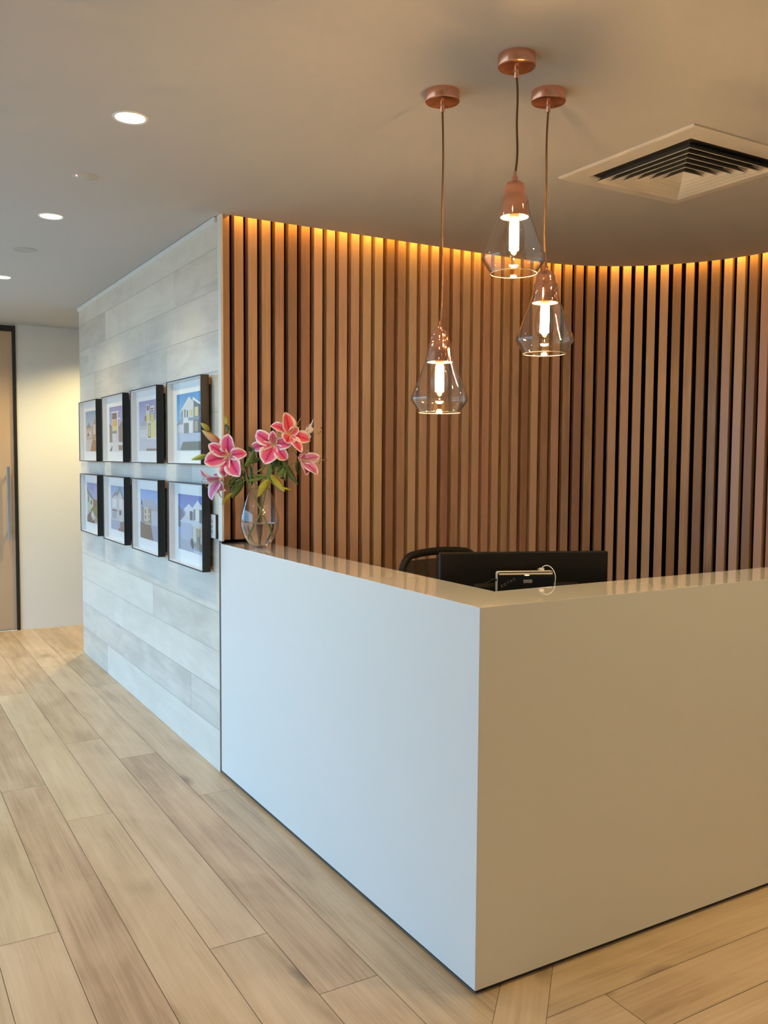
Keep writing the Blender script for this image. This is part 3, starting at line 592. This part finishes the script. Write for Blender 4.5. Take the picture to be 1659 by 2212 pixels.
# mini computer hung on the monitor's back
pc0 = Vector((.472, .3765)); mc = empty('mini_computer', (pc0.x, pc0.y, 1.150), ang, 'small glossy black mini computer with a bright metal rim, mounted behind the monitor', 'computer')
hw_ = .0985
mb = MB()
def rrect(hw, zt, zb, rad, n=6):
    pts = []
    for cx, cz, a0 in ((hw-rad, zt-rad, 0), (-hw+rad, zt-rad, 90), (-hw+rad, zb+rad, 180), (hw-rad, zb+rad, 270)):
        for i in range(n+1): a = math.radians(a0+90*i/n); pts.append((cx+rad*math.cos(a), cz+rad*math.sin(a)))
    return pts
rr = rrect(hw_, 0, -.19, .008); mb.grid([[Vector((x, y_, z)) for x, z in rr] for y_ in (-.004, .022)], closed_u=True, smooth=True)
mb.box((-hw_+.003, -.0045, -.0030), (hw_-.003, .0215, .0002)); mb.grid([[Vector((x, .003, .0004)), Vector((x, -.0062, -.0045)), Vector((x, -.0066, -.0098)), Vector((x, -.003, -.0098))] for x in (-hw_+.004, hw_-.004)], smooth=False)
m_rim = pr('bright_metal_rim', (.97, .86, .70), .35, .35); mb.build('metal_rim', m_rim, mc)
mb = MB(); rr = rrect(hw_-.0008, -.0008, -.1892, .0072); n = len(rr)
mb.v = [(x, -.0055, z) for x, z in rr]+[(x, .0225, z) for x, z in rr]; mb.ngon(list(range(n))); mb.ngon([n+i for i in range(n)][::-1])
for i in range(n): mb.ngon([i, (i+1) % n, n+(i+1) % n, n+i])
mb.build('case', m_blkg, mc)
mb = MB()
for i in range(22): mb.box((-.055+.005*i, .001+.004*(i % 2), .0001), (-.0525+.005*i, .0035+.004*(i % 2), .0004))
mb.build('vent_holes', m_blk, mc)
mb = MB(); mb.lathe([(.006, 0), (.0, .0006)], (.004, -.0056, -.012), 20, axis=(0, -1, 0)); o = mb.build('status_light', emat('pale_led', (1, .95, .7), 1.2), mc); o.scale = (1.6, 1, .35); o.location = (-.0024*1, 0, -.0078)
def text(name, body, size, loc, rot, mat, parent, ext=.0001):
    cu = bpy.data.curves.new(name, 'FONT'); cu.body = body; cu.size = size; cu.extrude = ext; cu.align_x = 'CENTER'; cu.align_y = 'CENTER'
    to = bpy.data.objects.new('tmp', cu); C.objects.link(to); bpy.context.view_layer.update()
    me = bpy.data.meshes.new_from_object(to.evaluated_get(bpy.context.evaluated_depsgraph_get())); bpy.data.objects.remove(to)
    me.materials.clear(); me.materials.append(mat); o = bpy.data.objects.new(name, me); C.objects.link(o); o.parent = parent; o.location = loc; o.rotation_euler = rot
    return o
text('lettering', 'Z O T A C', .0125, (-.062, -.0062, -.037), (PI/2, -.50, 0), pr('grey_print', (.22, .22, .22), .5), mc)
m_sticker = pr('grey_sticker', (.36, .34, .32), .4)
mb = MB(); mb.box((-.0085, -.0062, -.0385), (.0225, -.0056, -.0275)); st = mb.build('sticker', m_sticker, mc)
text('sticker_lettering', 'CHOTO01', .0072, (.007, -.0064, -.033), (PI/2, PI, 0), pr('dark_print', (.06, .055, .05), .5), st)
# white usb plug and cable
uc = empty('usb_cable', (pc0.x, pc0.y, 1.150), ang, 'white cable with a white plug pushed into the top of the mini computer', 'cable')
m_cab = pr('white_cable', (.85, .83, .78), .35)
mb = MB(); mb.box((.053, .002, .0005), (.068, .016, .0105)); mb.build('plug', m_cab, uc, bevel=.002)
mb = MB(); mb.box((.045, .004, .0005), (.0525, .014, .009)); mb.build('socket_shell', m_steel, uc, bevel=.0006)
ks = [(.0605, .006, .009), (.0625, .004, .014), (.070, .002, .0185), (.080, -.002, .019), (.092, -.008, .010), (.100, -.012, -.006), (.102, -.014, -.022), (.101, -.012, -.045), (.102, -.008, -.08), (.11, .0, -.14), (.12, .02, -.24)]
def smooth_path(k, n=8):
    out = []; k = [Vector(q) for q in k]
    for i in range(len(k)-1):
        a = k[max(i-1, 0)]; b = k[i]; c = k[i+1]; d = k[min(i+2, len(k)-1)]
        for j in range(n):
            t = j/n; out.append(.5*((2*b)+(c-a)*t+(2*a-5*b+4*c-d)*t*t+(3*b-a-3*c+d)*t**3))
    out.append(k[-1]); return out
mb = MB(); mb.tube(smooth_path(ks), .0016, 8); mb.build('cord', m_cab, uc)
bc = empty('power_cable', (pc0.x, pc0.y, 1.150), ang, 'thin black power cable drooping from the left side of the mini computer', 'cable')
mb = MB(); mb.tube(smooth_path([(-.0985, .008, -.028), (-.112, .006, -.027), (-.13, .0, -.034), (-.16, -.004, -.055), (-.175, .0, -.12), (-.15, .05, -.30), (-.1, .12, -.41)]), .0018, 8); mb.build('cord', m_blk, bc)
mb = MB(); mb.tube([(-.0985, .008, -.028), (-.118, .006, -.028)], .004, 10); mb.build('plug', m_blk, bc)

# office chair
oc = empty('office_chair', (.590, .74, 0), .12, 'black mesh-backed office chair behind the monitor', 'chair')
mb = MB(); rr = []
def backpt(x, z, off=0): return Vector((x, .23-.35*x*x+off+(z-.62)*.12, z))
loop = []
W2, ZT, ZB, RD = .208, 1.137, .60, .07
for cx, cz, a0 in ((W2-RD, ZT-RD, 0), (-W2+RD, ZT-RD, 90), (-W2+RD, ZB+RD, 180), (W2-RD, ZB+RD, 270)):
    for i in range(7): a = math.radians(a0+90*i/6); loop.append((cx+RD*math.cos(a), cz+RD*math.sin(a)))
lp = []
for i in range(len(loop)):
    a = Vector(loop[i]); b = Vector(loop[(i+1) % len(loop)]); k = max(1, int((b-a).length/.04))
    for j in range(k): q = a.lerp(b, j/k); lp.append((q.x, q.y+.018*(1-(q.x/W2)**2)*(1 if q.y > .9 else -1)))
rows = []
for i, (x, z) in enumerate(lp):
    p = backpt(x, z); c0 = Vector((0, p.y, .88)); rad = (p-c0); rad.y = 0; rad.normalize()
    rows.append([p+rad*math.cos(t)*.016+Vector((0, 1, 0))*math.sin(t)*.014 for t in [2*PI*k/8 for k in range(8)]])
mb.grid(rows, closed_u=True, closed_v=True); mb.build('backrest_frame', m_blk, oc)
mb = MB(); nx, nz = 76, 100; bw, bh = W2-.012, (ZT-ZB)-.024
for i in range(nx+1):
    x = -bw+2*bw*i/nx; 
    mb.tube([backpt(x, ZB+.02+(ZT-ZB-.03)*j/8) for j in range(9)], .0017, 4, caps=False)
for j in range(nz+1):
    z = ZB+.015+(ZT-ZB-.03)*j/nz; mb.tube([backpt(-bw+2*bw*i/8, z) for i in range(9)], .0015, 4, caps=False)
mb.build('backrest_mesh', m_mesh, oc)
mb = MB(); rows = []
for i in range(9):
    t = i/8; 
    rows.append([Vector((.235*math.cos(a)*(1-.06*abs(math.cos(a*2))), -.02+.23*math.sin(a), .44+.06*t)) * 1 if 0 < i < 8 else Vector((.222*math.cos(a), -.02+.215*math.sin(a), .44+.06*t)) for a in [2*PI*k/32 for k in range(32)]])
n = mb.grid(rows, closed_u=True); mb.ngon([n+k for k in range(32)][::-1]); mb.ngon([n+8*32+k for k in range(32)]); mb.build('seat', m_mesh, oc)
mb = MB(); mb.tube(smooth_path([(0, .10, .43), (0, .22, .44), (0, .29, .55), (0, .275, .75)]), .022, 10); mb.build('backrest_post', m_blk, oc)
mb = MB(); mb.lathe([(.05, .09), (.03, .10), (.03, .28), (.02, .29), (.02, .44)], (0, 0, 0), 20); mb.build('gas_column', m_blk, oc)
for k in range(5):
    a = 2*PI*k/5; d = Vector((math.cos(a), math.sin(a), 0))
    mb = MB(); mb.tube([d*.02+Vector((0, 0, .11)), d*.16+Vector((0, 0, .095)), d*.29+Vector((0, 0, .07))], [.024, .02, .014], 8); lg = mb.build('base_leg', m_blk, oc)
    mb = MB(); mb.lathe([(.0, -.012), (.026, -.012), (.028, 0), (.026, .012), (.0, .012)], d*.29+Vector((0, 0, .028)), 20, axis=d.cross(Vector((0, 0, 1)))); mb.build('caster', m_blk, lg)
for sd in (-1, 1):
    mb = MB(); mb.tube(smooth_path([(sd*.20, .02, .46), (sd*.25, .02, .48), (sd*.26, .02, .60), (sd*.26, .02, .665)]), .014, 8); mb.box((sd*.26-.035, -.10, .665), (sd*.26+.035, .13, .69)); mb.build('armrest', m_blk, oc, bevel=.004)

# ------------------------------------------------------------------ vase and lilies
VX, VY = .102, 1.822
vs = empty('glass_vase', (VX, VY, DESK), 0, 'clear egg-shaped glass vase half full of water on the desk end', 'vase')
prof = [(.0001, .0), (.030, .0), (.036, .002), (.048, .014), (.064, .036), (.078, .064), (.0865, .092), (.0885, .112), (.0870, .135), (.080, .168), (.069, .204), (.0575, .236), (.0500, .258), (.0475, .268)]
inner = [(.0455, .268), (.048, .258), (.0555, .236), (.067, .204), (.078, .168), (.085, .135), (.0865, .112), (.0845, .092), (.076, .065), (.062, .038), (.046, .018), (.030, .009), (.0001, .008)]
mb = MB(); mb.lathe(prof+[(.0465, .2695)]+inner[:1], seg=72); mb.build('glass_wall', m_glass, vs)
m_water = pr('water', (1, 1, 1), .0, trans=1, ior=1.33)
mb = MB(); wp = [(.0001, .009), (.030, .010), (.046, .019), (.062, .039), (.076, .066), (.0845, .093), (.0862, .110), (.0860, .111), (.0001, .111)]
mb.lathe(wp, seg=72); mb.build('water', m_water, vs)
mb = MB(); mb.lathe([(.0001, .0005), (.030, .0006), (.030, .008), (.0001, .0085)], seg=48); mb.build('glass_base', m_glass, vs)

RV = Vector((.861, -.508, 0)); UV_ = Vector((0, 0, 1)); TV = Vector((-.508, -.861, 0))   # across, up, towards the hall
def W(px, py, dep=0.0):
    """bouquet drawn out in a 1/472 m grid around the vase foot"""
    return Vector((VX, VY, DESK)) + RV*((px-562)/472) + UV_*((1183-py)/472) + TV*dep
def petalmat(name, edge, mid, core, base, spots=1):
    m, t, b = newmat(name); N = t.nodes; L = t.links
    uv = N.new('ShaderNodeUVMap'); sp = N.new('ShaderNodeSeparateXYZ'); L.new(uv.outputs[0], sp.inputs[0])
    ab = N.new('ShaderNodeMath'); ab.operation = 'ABSOLUTE'; L.new(sp.outputs['Y'], ab.inputs[0])
    tip = N.new('ShaderNodeMapRange'); L.new(sp.outputs['X'], tip.inputs[0]); tip.inputs['From Min'].default_value = .8; tip.inputs['From Max'].default_value = 1.02; tip.inputs['To Max'].default_value = .75
    ad = N.new('ShaderNodeMath'); ad.operation = 'ADD'; L.new(ab.outputs[0], ad.inputs[0]); L.new(tip.outputs[0], ad.inputs[1])
    n = N.new('ShaderNodeTexNoise'); n.inputs['Scale'].default_value = 6; L.new(uv.outputs[0], n.inputs['Vector'])
    a2 = N.new('ShaderNodeMath'); a2.operation = 'MULTIPLY_ADD'; L.new(n.outputs[0], a2.inputs[0]); a2.inputs[1].default_value = .18; L.new(ad.outputs[0], a2.inputs[2])
    r = N.new('ShaderNodeValToRGB'); E = r.color_ramp.elements; E[0].position = .10; E[0].color = (*core, 1); E[1].position = 1.0; E[1].color = (*edge, 1)
    e = E.new(.28); e.color = (*mid, 1); e = E.new(.74); e.color = (*[x*.9+.1 for x in mid], 1); e = E.new(.90); e.color = (*edge, 1)
    L.new(a2.outputs[0], r.inputs[0])
    br = N.new('ShaderNodeMapRange'); L.new(sp.outputs['X'], br.inputs[0]); br.inputs['From Min'].default_value = .02; br.inputs['From Max'].default_value = .22; br.inputs['To Min'].default_value = 1; br.inputs['To Max'].default_value = 0
    mx = N.new('ShaderNodeMix'); mx.data_type = 'RGBA'; L.new(br.outputs[0], mx.inputs[0]); L.new(r.outputs[0], mx.inputs[6]); mx.inputs[7].default_value = (*base, 1); col = mx.outputs[2]
    if spots:
        mp = N.new('ShaderNodeVectorMath'); mp.operation = 'MULTIPLY'; L.new(uv.outputs[0], mp.inputs[0]); mp.inputs[1].default_value = (22, 7, 1)
        vo = N.new('ShaderNodeTexVoronoi'); vo.inputs['Scale'].default_value = 1; L.new(mp.outputs[0], vo.inputs['Vector'])
        lt = N.new('ShaderNodeMath'); lt.operation = 'LESS_THAN'; lt.inputs[1].default_value = .2; L.new(vo.outputs['Distance'], lt.inputs[0])
        g1 = N.new('ShaderNodeMath'); g1.operation = 'LESS_THAN'; g1.inputs[1].default_value = .62; L.new(ad.outputs[0], g1.inputs[0])
        mu = N.new('ShaderNodeMath'); mu.operation = 'MULTIPLY'; L.new(lt.outputs[0], mu.inputs[0]); L.new(g1.outputs[0], mu.inputs[1])
        mu2 = N.new('ShaderNodeMath'); mu2.operation = 'MULTIPLY'; L.new(mu.outputs[0], mu2.inputs[0]); mu2.inputs[1].default_value = .55
        mx2 = N.new('ShaderNodeMix'); mx2.data_type = 'RGBA'; L.new(mu2.outputs[0], mx2.inputs[0]); L.new(col, mx2.inputs[6]); mx2.inputs[7].default_value = (.30, .005, .03, 1); col = mx2.outputs[2]
    L.new(col, b.inputs['Base Color']); b.inputs['Roughness'].default_value = .45; b.inputs['Specular IOR Level'].default_value = .3
    b.inputs['Subsurface Weight'].default_value = .0
    return m
m_pet = petalmat('lily_petal_pink', (.94, .82, .90), (.78, .10, .30), (.52, .010, .085), (.82, .70, .45))
m_petr = petalmat('lily_petal_coral', (.95, .80, .80), (.82, .095, .19), (.60, .012, .035), (.85, .55, .30))
m_petp = petalmat('lily_petal_pale', (.92, .80, .88), (.72, .20, .42), (.50, .05, .18), (.85, .82, .60))
m_petw = petalmat('lily_petal_white', (.88, .82, .80), (.86, .72, .70), (.80, .60, .60), (.80, .80, .45), 0)
m_stam = pr('stamen_green', (.62, .58, .20), .5); m_anth = pr('anther_brown', (.22, .07, .02), .7); m_pist = pr('lily_throat', (.70, .62, .28), .5)
m_stem = pr('lily_stem', (.16, .24, .06), .5, noise=.2, nscale=30)
def leafmat(name, c1, c2):
    m, t, b = newmat(name); N = t.nodes; L = t.links
    uv = N.new('ShaderNodeUVMap'); mp = N.new('ShaderNodeVectorMath'); mp.operation = 'MULTIPLY'; mp.inputs[1].default_value = (2.2, 9, 1); L.new(uv.outputs[0], mp.inputs[0])
    n = N.new('ShaderNodeTexNoise'); n.inputs['Scale'].default_value = 1; n.inputs['Detail'].default_value = 3; L.new(mp.outputs[0], n.inputs['Vector'])
    r = N.new('ShaderNodeValToRGB'); r.color_ramp.elements[0].position = .38; r.color_ramp.elements[0].color = (*c1, 1); r.color_ramp.elements[1].position = .62; r.color_ramp.elements[1].color = (*c2, 1)
    L.new(n.outputs[0], r.inputs[0]); L.new(r.outputs[0], b.inputs['Base Color']); b.inputs['Roughness'].default_value = .4; return m
m_lfg = leafmat('leaf_dark_green', (.035, .085, .025), (.085, .17, .045)); m_lfm = leafmat('leaf_mid_green', (.10, .20, .04), (.20, .32, .07)); m_lfy = leafmat('leaf_yellow_green', (.30, .34, .03), (.56, .50, .05))
def blade(mb, c, e, nrm, side, L_, Wd, ph0, ph1, twist=0, wav=.13, gut=.16, wide=.55, n=16, m_=6):
    """one petal: starts at c, leans from the flower's axis nrm by ph0 and curls to ph1 (degrees), spreading along e"""
    ph = [math.radians(ph0+(ph1-ph0)*((i/n)**1.6)) for i in range(n+1)]
    pos = [(0, 0)]
    for i in range(n): pos.append((pos[-1][0]+math.sin(ph[i])/n, pos[-1][1]+math.cos(ph[i])/n))
    mx_ = max(p[0] for p in pos); k = L_/mx_
    rows = []; uvs = []
    sd = random.uniform(0, 6)
    for i in range(n+1):
        t = i/n; f = (math.sin(PI*min(1, (t**(math.log(.5)/math.log(wide)))))**.75) if 0 < t < 1 else 0
        ww = Wd*.5*max(f, .16*(1-t) if t < .5 else .02)
        rad, ax = pos[i][0]*k, pos[i][1]*k
        T_ = e*math.sin(ph[i])+nrm*math.cos(ph[i]); Nn = nrm*math.sin(ph[i])-e*math.cos(ph[i])
        tw = twist*t; sv = side*math.cos(tw)+Nn*math.sin(tw); nv = Nn*math.cos(tw)-side*math.sin(tw)
        row = []; ur = []
        for j in range(m_+1):
            v = -1+2*j/m_
            row.append(c+e*rad+nrm*ax+sv*v*ww+nv*(ww*gut*2*v*v+wav*ww*math.sin(9*t+sd+2*v)*abs(v)*1.5)); ur.append((t, v))
        rows.append(row); uvs.append(ur)
    mb.grid(rows, uvs=uvs)
def lily(parent, px, py, dep, face, petals, mat, stam=None, ns=6):
    """petals: (angle in view, length px, width px, start lean, end curl)"""
    c = W(px, py, dep); nrm = (RV*face[0]+UV_*face[1]+TV*face[2]).normalized()
    mb = MB(); mb.lathe([(.0, -.012), (.004, -.010), (.006, -.002), (.004, .004), (.0, .006)], c, 12, axis=nrm); fl = mb.build('flower', m_pist, parent)
    for (ang_, L_, Wd, a, b) in petals:
        th = math.radians(ang_); e0 = RV*math.cos(th)+UV_*math.sin(th)
        e = (e0-nrm*e0.dot(nrm)*.85).normalized() if abs(e0.dot(nrm)) < .9 else e0
        side = nrm.cross(e).normalized()
        mb = MB(); blade(mb, c-nrm*.006, e, nrm, side, L_/472, Wd*1.13/472, a, b, twist=random.uniform(-.25, .25)); mb.build('petal', mat, fl, solid=.0007)
    sdirs = stam or []
    for (tx, ty) in sdirs:
        p1 = W(tx, ty, dep)+nrm*.035; mid = c.lerp(p1, .5)+nrm*.012
        mb = MB(); pts = smooth_path([c, mid, p1], 6); mb.tube(pts, .0009, 6)
        d = (p1-mid).normalized(); s_ = d.cross(nrm).normalized() if d.cross(nrm).length > .05 else RV
        mb.tube([p1-s_*.006, p1-s_*.003, p1+s_*.003, p1+s_*.006], [.0005, .0016, .0016, .0005], 6, mi=1); mb.build('stamen', [m_stam, m_anth], fl)
    return fl
def leaf(parent, a, b, wd, mat, d0=0, d1=0, sag=.01, roll=.5, name='leaf'):
    A = W(*a, d0); B = W(*b, d1); ax = (B-A); L_ = ax.length; ax.normalize(); s0 = ax.cross(TV).normalized(); n0 = s0.cross(ax)
    s = s0*math.cos(roll)+n0*math.sin(roll); nn = ax.cross(s)
    rows = []; uvs = []
    for i in range(15):
        t = i/14; ww = wd/472*.5*(math.sin(PI*t**.8)**.8 if 0 < t < 1 else .0)+.0004
        c = A+ax*L_*t+nn*sag*math.sin(PI*t)
        rows.append([c+s*v*ww+nn*ww*.5*v*v for v in (-1, -.5, 0, .5, 1)]); uvs.append([(t+a[0]*.1, v) for v in (-1, -.5, 0, .5, 1)])
    mb = MB(); mb.grid(rows, uvs=uvs); return mb.build(name, mat, parent, solid=.0006)
def stem(parent, pts, r=.0032, name='stem'):
    mb = MB(); mb.tube(smooth_path([W(*p) for p in pts], 6), r, 8); return mb.build(name, m_stem, parent)
def bud(parent, tip, base, wd, mats, d=0.0):
    A = W(*base, d); B = W(*tip, d); ax = B-A; L_ = ax.length; n = 12; prof = []
    for i in range(n+1):
        t = i/n; prof.append((wd/472*.5*(math.sin(PI*(t**.75))**.8 if 0 < t < 1 else 0)+.0003, t*L_))
    mb = MB(); rows = []
    q = Vector((0, 0, 1)).rotation_difference(ax.normalized()); seg = 18; uvs = []
    for r_, z in prof:
        rows.append([A+q @ Vector((r_*(1+.10*math.cos(3*2*PI*k/seg))*math.cos(2*PI*k/seg), r_*(1+.10*math.cos(3*2*PI*k/seg))*math.sin(2*PI*k/seg), z)) for k in range(seg)]); uvs.append([(z/L_, k/seg) for k in range(seg)])
    mb.grid(rows, closed_u=True, uvs=uvs); return mb.build('bud', mats, parent)
def budmat(name, c0, c1):
    m, t, b = newmat(name); N = t.nodes; L = t.links
    uv = N.new('ShaderNodeUVMap'); sp = N.new('ShaderNodeSeparateXYZ'); L.new(uv.outputs[0], sp.inputs[0]); r = N.new('ShaderNodeValToRGB')
    r.color_ramp.elements[0].position = .1; r.color_ramp.elements[0].color = (*c0, 1); r.color_ramp.elements[1].position = .95; r.color_ramp.elements[1].color = (*c1, 1)
    L.new(sp.outputs['X'], r.inputs[0]); L.new(r.outputs[0], b.inputs['Base Color']); b.inputs['Roughness'].default_value = .45; return m
random.seed(11)
foot = W(562, 1183)
la = empty('lily_stalk', (VX, VY, DESK), 0, 'lily stalk leaning left in the vase, with two pink blooms and closed buds', 'flower', 'pink lilies in the glass vase')
lb = empty('lily_stalk', (VX, VY, DESK), 0, 'lily stalk leaning right in the vase, with the cluster of coral-pink blooms', 'flower', 'pink lilies in the glass vase')
# (children keep world coordinates)
def keep(root):
    bpy.context.view_layer.update(); inv = root.matrix_world.inverted()
    for o in root.children: o.matrix_parent_inverse = inv
stem(la, [(590, 1166, .02), (578, 1130, .012), (560, 1094, 0), (545, 1062, -.004), (536, 1040, 0), (529, 1012, .0), (515, 996, .004), (500, 990, .010)], .0036)
stem(la, [(534, 1036, 0), (512, 1050, .012), (492, 1048, .02), (482, 1037, .024)], .0022)
stem(la, [(524, 1006, .0), (495, 972, -.01), (470, 948, -.01), (452, 930, -.01)], .0017)
stem(la, [(520, 1004, .0), (500, 985, -.012), (478, 962, -.008)], .0020)
stem(la, [(522, 1010, .0), (490, 1000, -.012), (462, 990, -.01), (446, 985, -.01)], .0015)
stem(la, [(526, 1010, -.004), (505, 965, -.014), (492, 936, -.014)], .0015)
lily(la, 498, 986, .030, (-.18, .05, 1), [(84, 46, 33, 50, 98), (148, 45, 24, 45, 100), (198, 50, 33, 50, 96), (261, 46, 21, 45, 150), (304, 54, 34, 55, 105), (8, 40, 24, 45, 165)], m_pet, [(503, 978), (508, 992), (497, 996), (488, 984), (495, 974), (512, 984)])
lily(la, 482, 1035, .045, (-.75, -.45, .55), [(137, 42, 26, 35, 95), (236, 42, 27, 35, 100), (276, 42, 15, 40, 130), (332, 30, 20, 45, 110), (60, 20, 18, 40, 90), (185, 26, 18, 35, 80)], m_petp, [(462, 1040), (456, 1034), (466, 1046), (458, 1028)])
bud(la, (437, 931), (479, 962), 17, budmat('bud_blush', (.62, .22, .20), (.62, .55, .22)), -.008)
bud(la, (434, 915), (454, 932), 11, budmat('bud_olive', (.35, .30, .05), (.48, .46, .08)), -.01)
bud(la, (413, 995), (448, 985), 11, budmat('bud_green', (.30, .38, .06), (.40, .50, .10)), -.01)
leaf(la, (491, 936), (484, 916), 10, m_lfg, -.014, -.014); leaf(la, (486, 920), (483, 896), 9, m_lfy, -.014, -.012)
leaf(la, (526, 1035), (504, 1077), 22, m_lfg, .01, .03, roll=.3); leaf(la, (522, 1028), (496, 1050), 18, m_lfg, 0, .02, roll=.3)
leaf(la, (505, 1066), (483, 1092), 8, m_lfy, .028, .035); leaf(la, (529, 1010), (552, 968), 15, m_lfm, 0, .01, roll=.4)
leaf(la, (538, 1000), (570, 984), 9, m_lfg, 0, .01); leaf(la, (533, 964), (556, 976), 10, m_lfg, -.01, -.02); leaf(la, (536, 1038), (573, 1029), 8, m_lfm, 0, .01)
leaf(la, (524, 1018), (512, 1040), 16, m_lfg, -.01, .0); leaf(la, (538, 1046), (520, 1024), 12, m_lfg, -.01, -.02); leaf(la, (542, 1052), (536, 1000), 10, m_lfg, -.02, -.03)
stem(lb, [(540, 1164, .02), (552, 1135, .012), (563, 1110, .004), (570, 1085, 0), (575, 1060, 0), (580, 1030, 0), (584, 1005, 0), (592, 975, 0), (596, 966, .006)], .0036)
stem(lb, [(583, 1008, 0), (605, 985, -.004), (622, 960, 0), (629, 946, .01)], .0022)
stem(lb, [(584, 1010, 0), (620, 1006, -.01), (640, 1000, -.01), (648, 996, -.008)], .0015)
stem(lb, [(600, 990, -.006), (630, 975, -.02), (642, 985, -.02), (645, 993, -.014)], .0012)
stem(lb, [(590, 992, -.01), (630, 960, -.025), (655, 942, -.02), (660, 936, -.02)], .0016)
stem(lb, [(575, 1062, 0), (552, 1045, -.01), (546, 1010, -.014), (552, 985, -.02)], .0022)
lily(lb, 595.4, 962, .030, (-.1, .12, 1), [(147, 46, 27, 45, 150), (188, 44, 20, 45, 210), (249, 46, 37, 55, 100), (311, 42, 24, 50, 160), (4, 42, 26, 50, 120), (88, 28, 18, 30, 90)], m_pet, [(598, 944), (602, 950), (592, 948), (588, 954), (606, 955)])
lily(lb, 629.7, 940, .050, (.30, .30, .9), [(107, 44, 28, 45, 92), (156, 44, 18, 50, 175), (246, 24, 30, 45, 105), (343, 45, 25, 55, 120), (297, 48, 18, 55, 110), (38, 20, 18, 30, 90)], m_petr, [(650, 910), (642, 918), (645, 922), (648, 928)])
lily(lb, 651, 994, .010, (.70, .05, .70), [(72, 22, 20, 30, 75), (12, 28, 22, 25, 70), (-84, 34, 18, 30, 130), (-50, 38, 22, 30, 85), (120, 14, 14, 40, 90), (-15, 24, 16, 25, 90)], m_petp, [(682, 990), (682, 997), (680, 1001), (696, 994)])
lily(lb, 660, 934, -.010, (.8, .2, -.4), [(62, 26, 11, 40, 70), (20, 16, 12, 40, 70), (110, 12, 12, 40, 80), (-40, 16, 12, 50, 90), (200, 10, 10, 60, 90)], m_petw, [(680, 928), (678, 936), (674, 940)])
leaf(lb, (579, 1028), (594, 990), 15, m_lfg, 0, .01); leaf(lb, (582, 1036), (560, 1074), 18, m_lfy, .01, .03, roll=.2); leaf(lb, (586, 1024), (618, 1062), 15, m_lfy, .012, .03, roll=.2)
leaf(lb, (586, 1041), (632, 1059), 7, m_lfy, 0, .0); leaf(lb, (610, 992), (645, 1048), 14, m_lfg, 0, -.01, roll=.3); leaf(lb, (599, 1028), (615, 1010), 12, m_lfm, 0, .01, roll=.3)
leaf(lb, (620, 1012), (618, 1040), 6, m_lfm, 0, 0); leaf(lb, (645, 995), (644, 1026), 8, m_lfg, -.01, -.02); leaf(lb, (555, 1020), (577, 1000), 6, m_lfm, .0, .0)
leaf(lb, (577, 1045), (586, 1000), 12, m_lfm, .01, .02, roll=.3); leaf(lb, (590, 1010), (605, 985), 16, m_lfg, .0, .0, roll=.3); leaf(lb, (600, 1020), (606, 990), 14, m_lfg, -.01, -.02)
leaf(lb, (582, 1034), (545, 1030), 8, m_lfm, .0, .01); leaf(lb, (606, 1034), (613, 1024), 9, m_lfg, -.01, -.02); leaf(lb, (602, 935), (612, 915), 10, m_lfg, -.02, -.02)
keep(la); keep(lb)
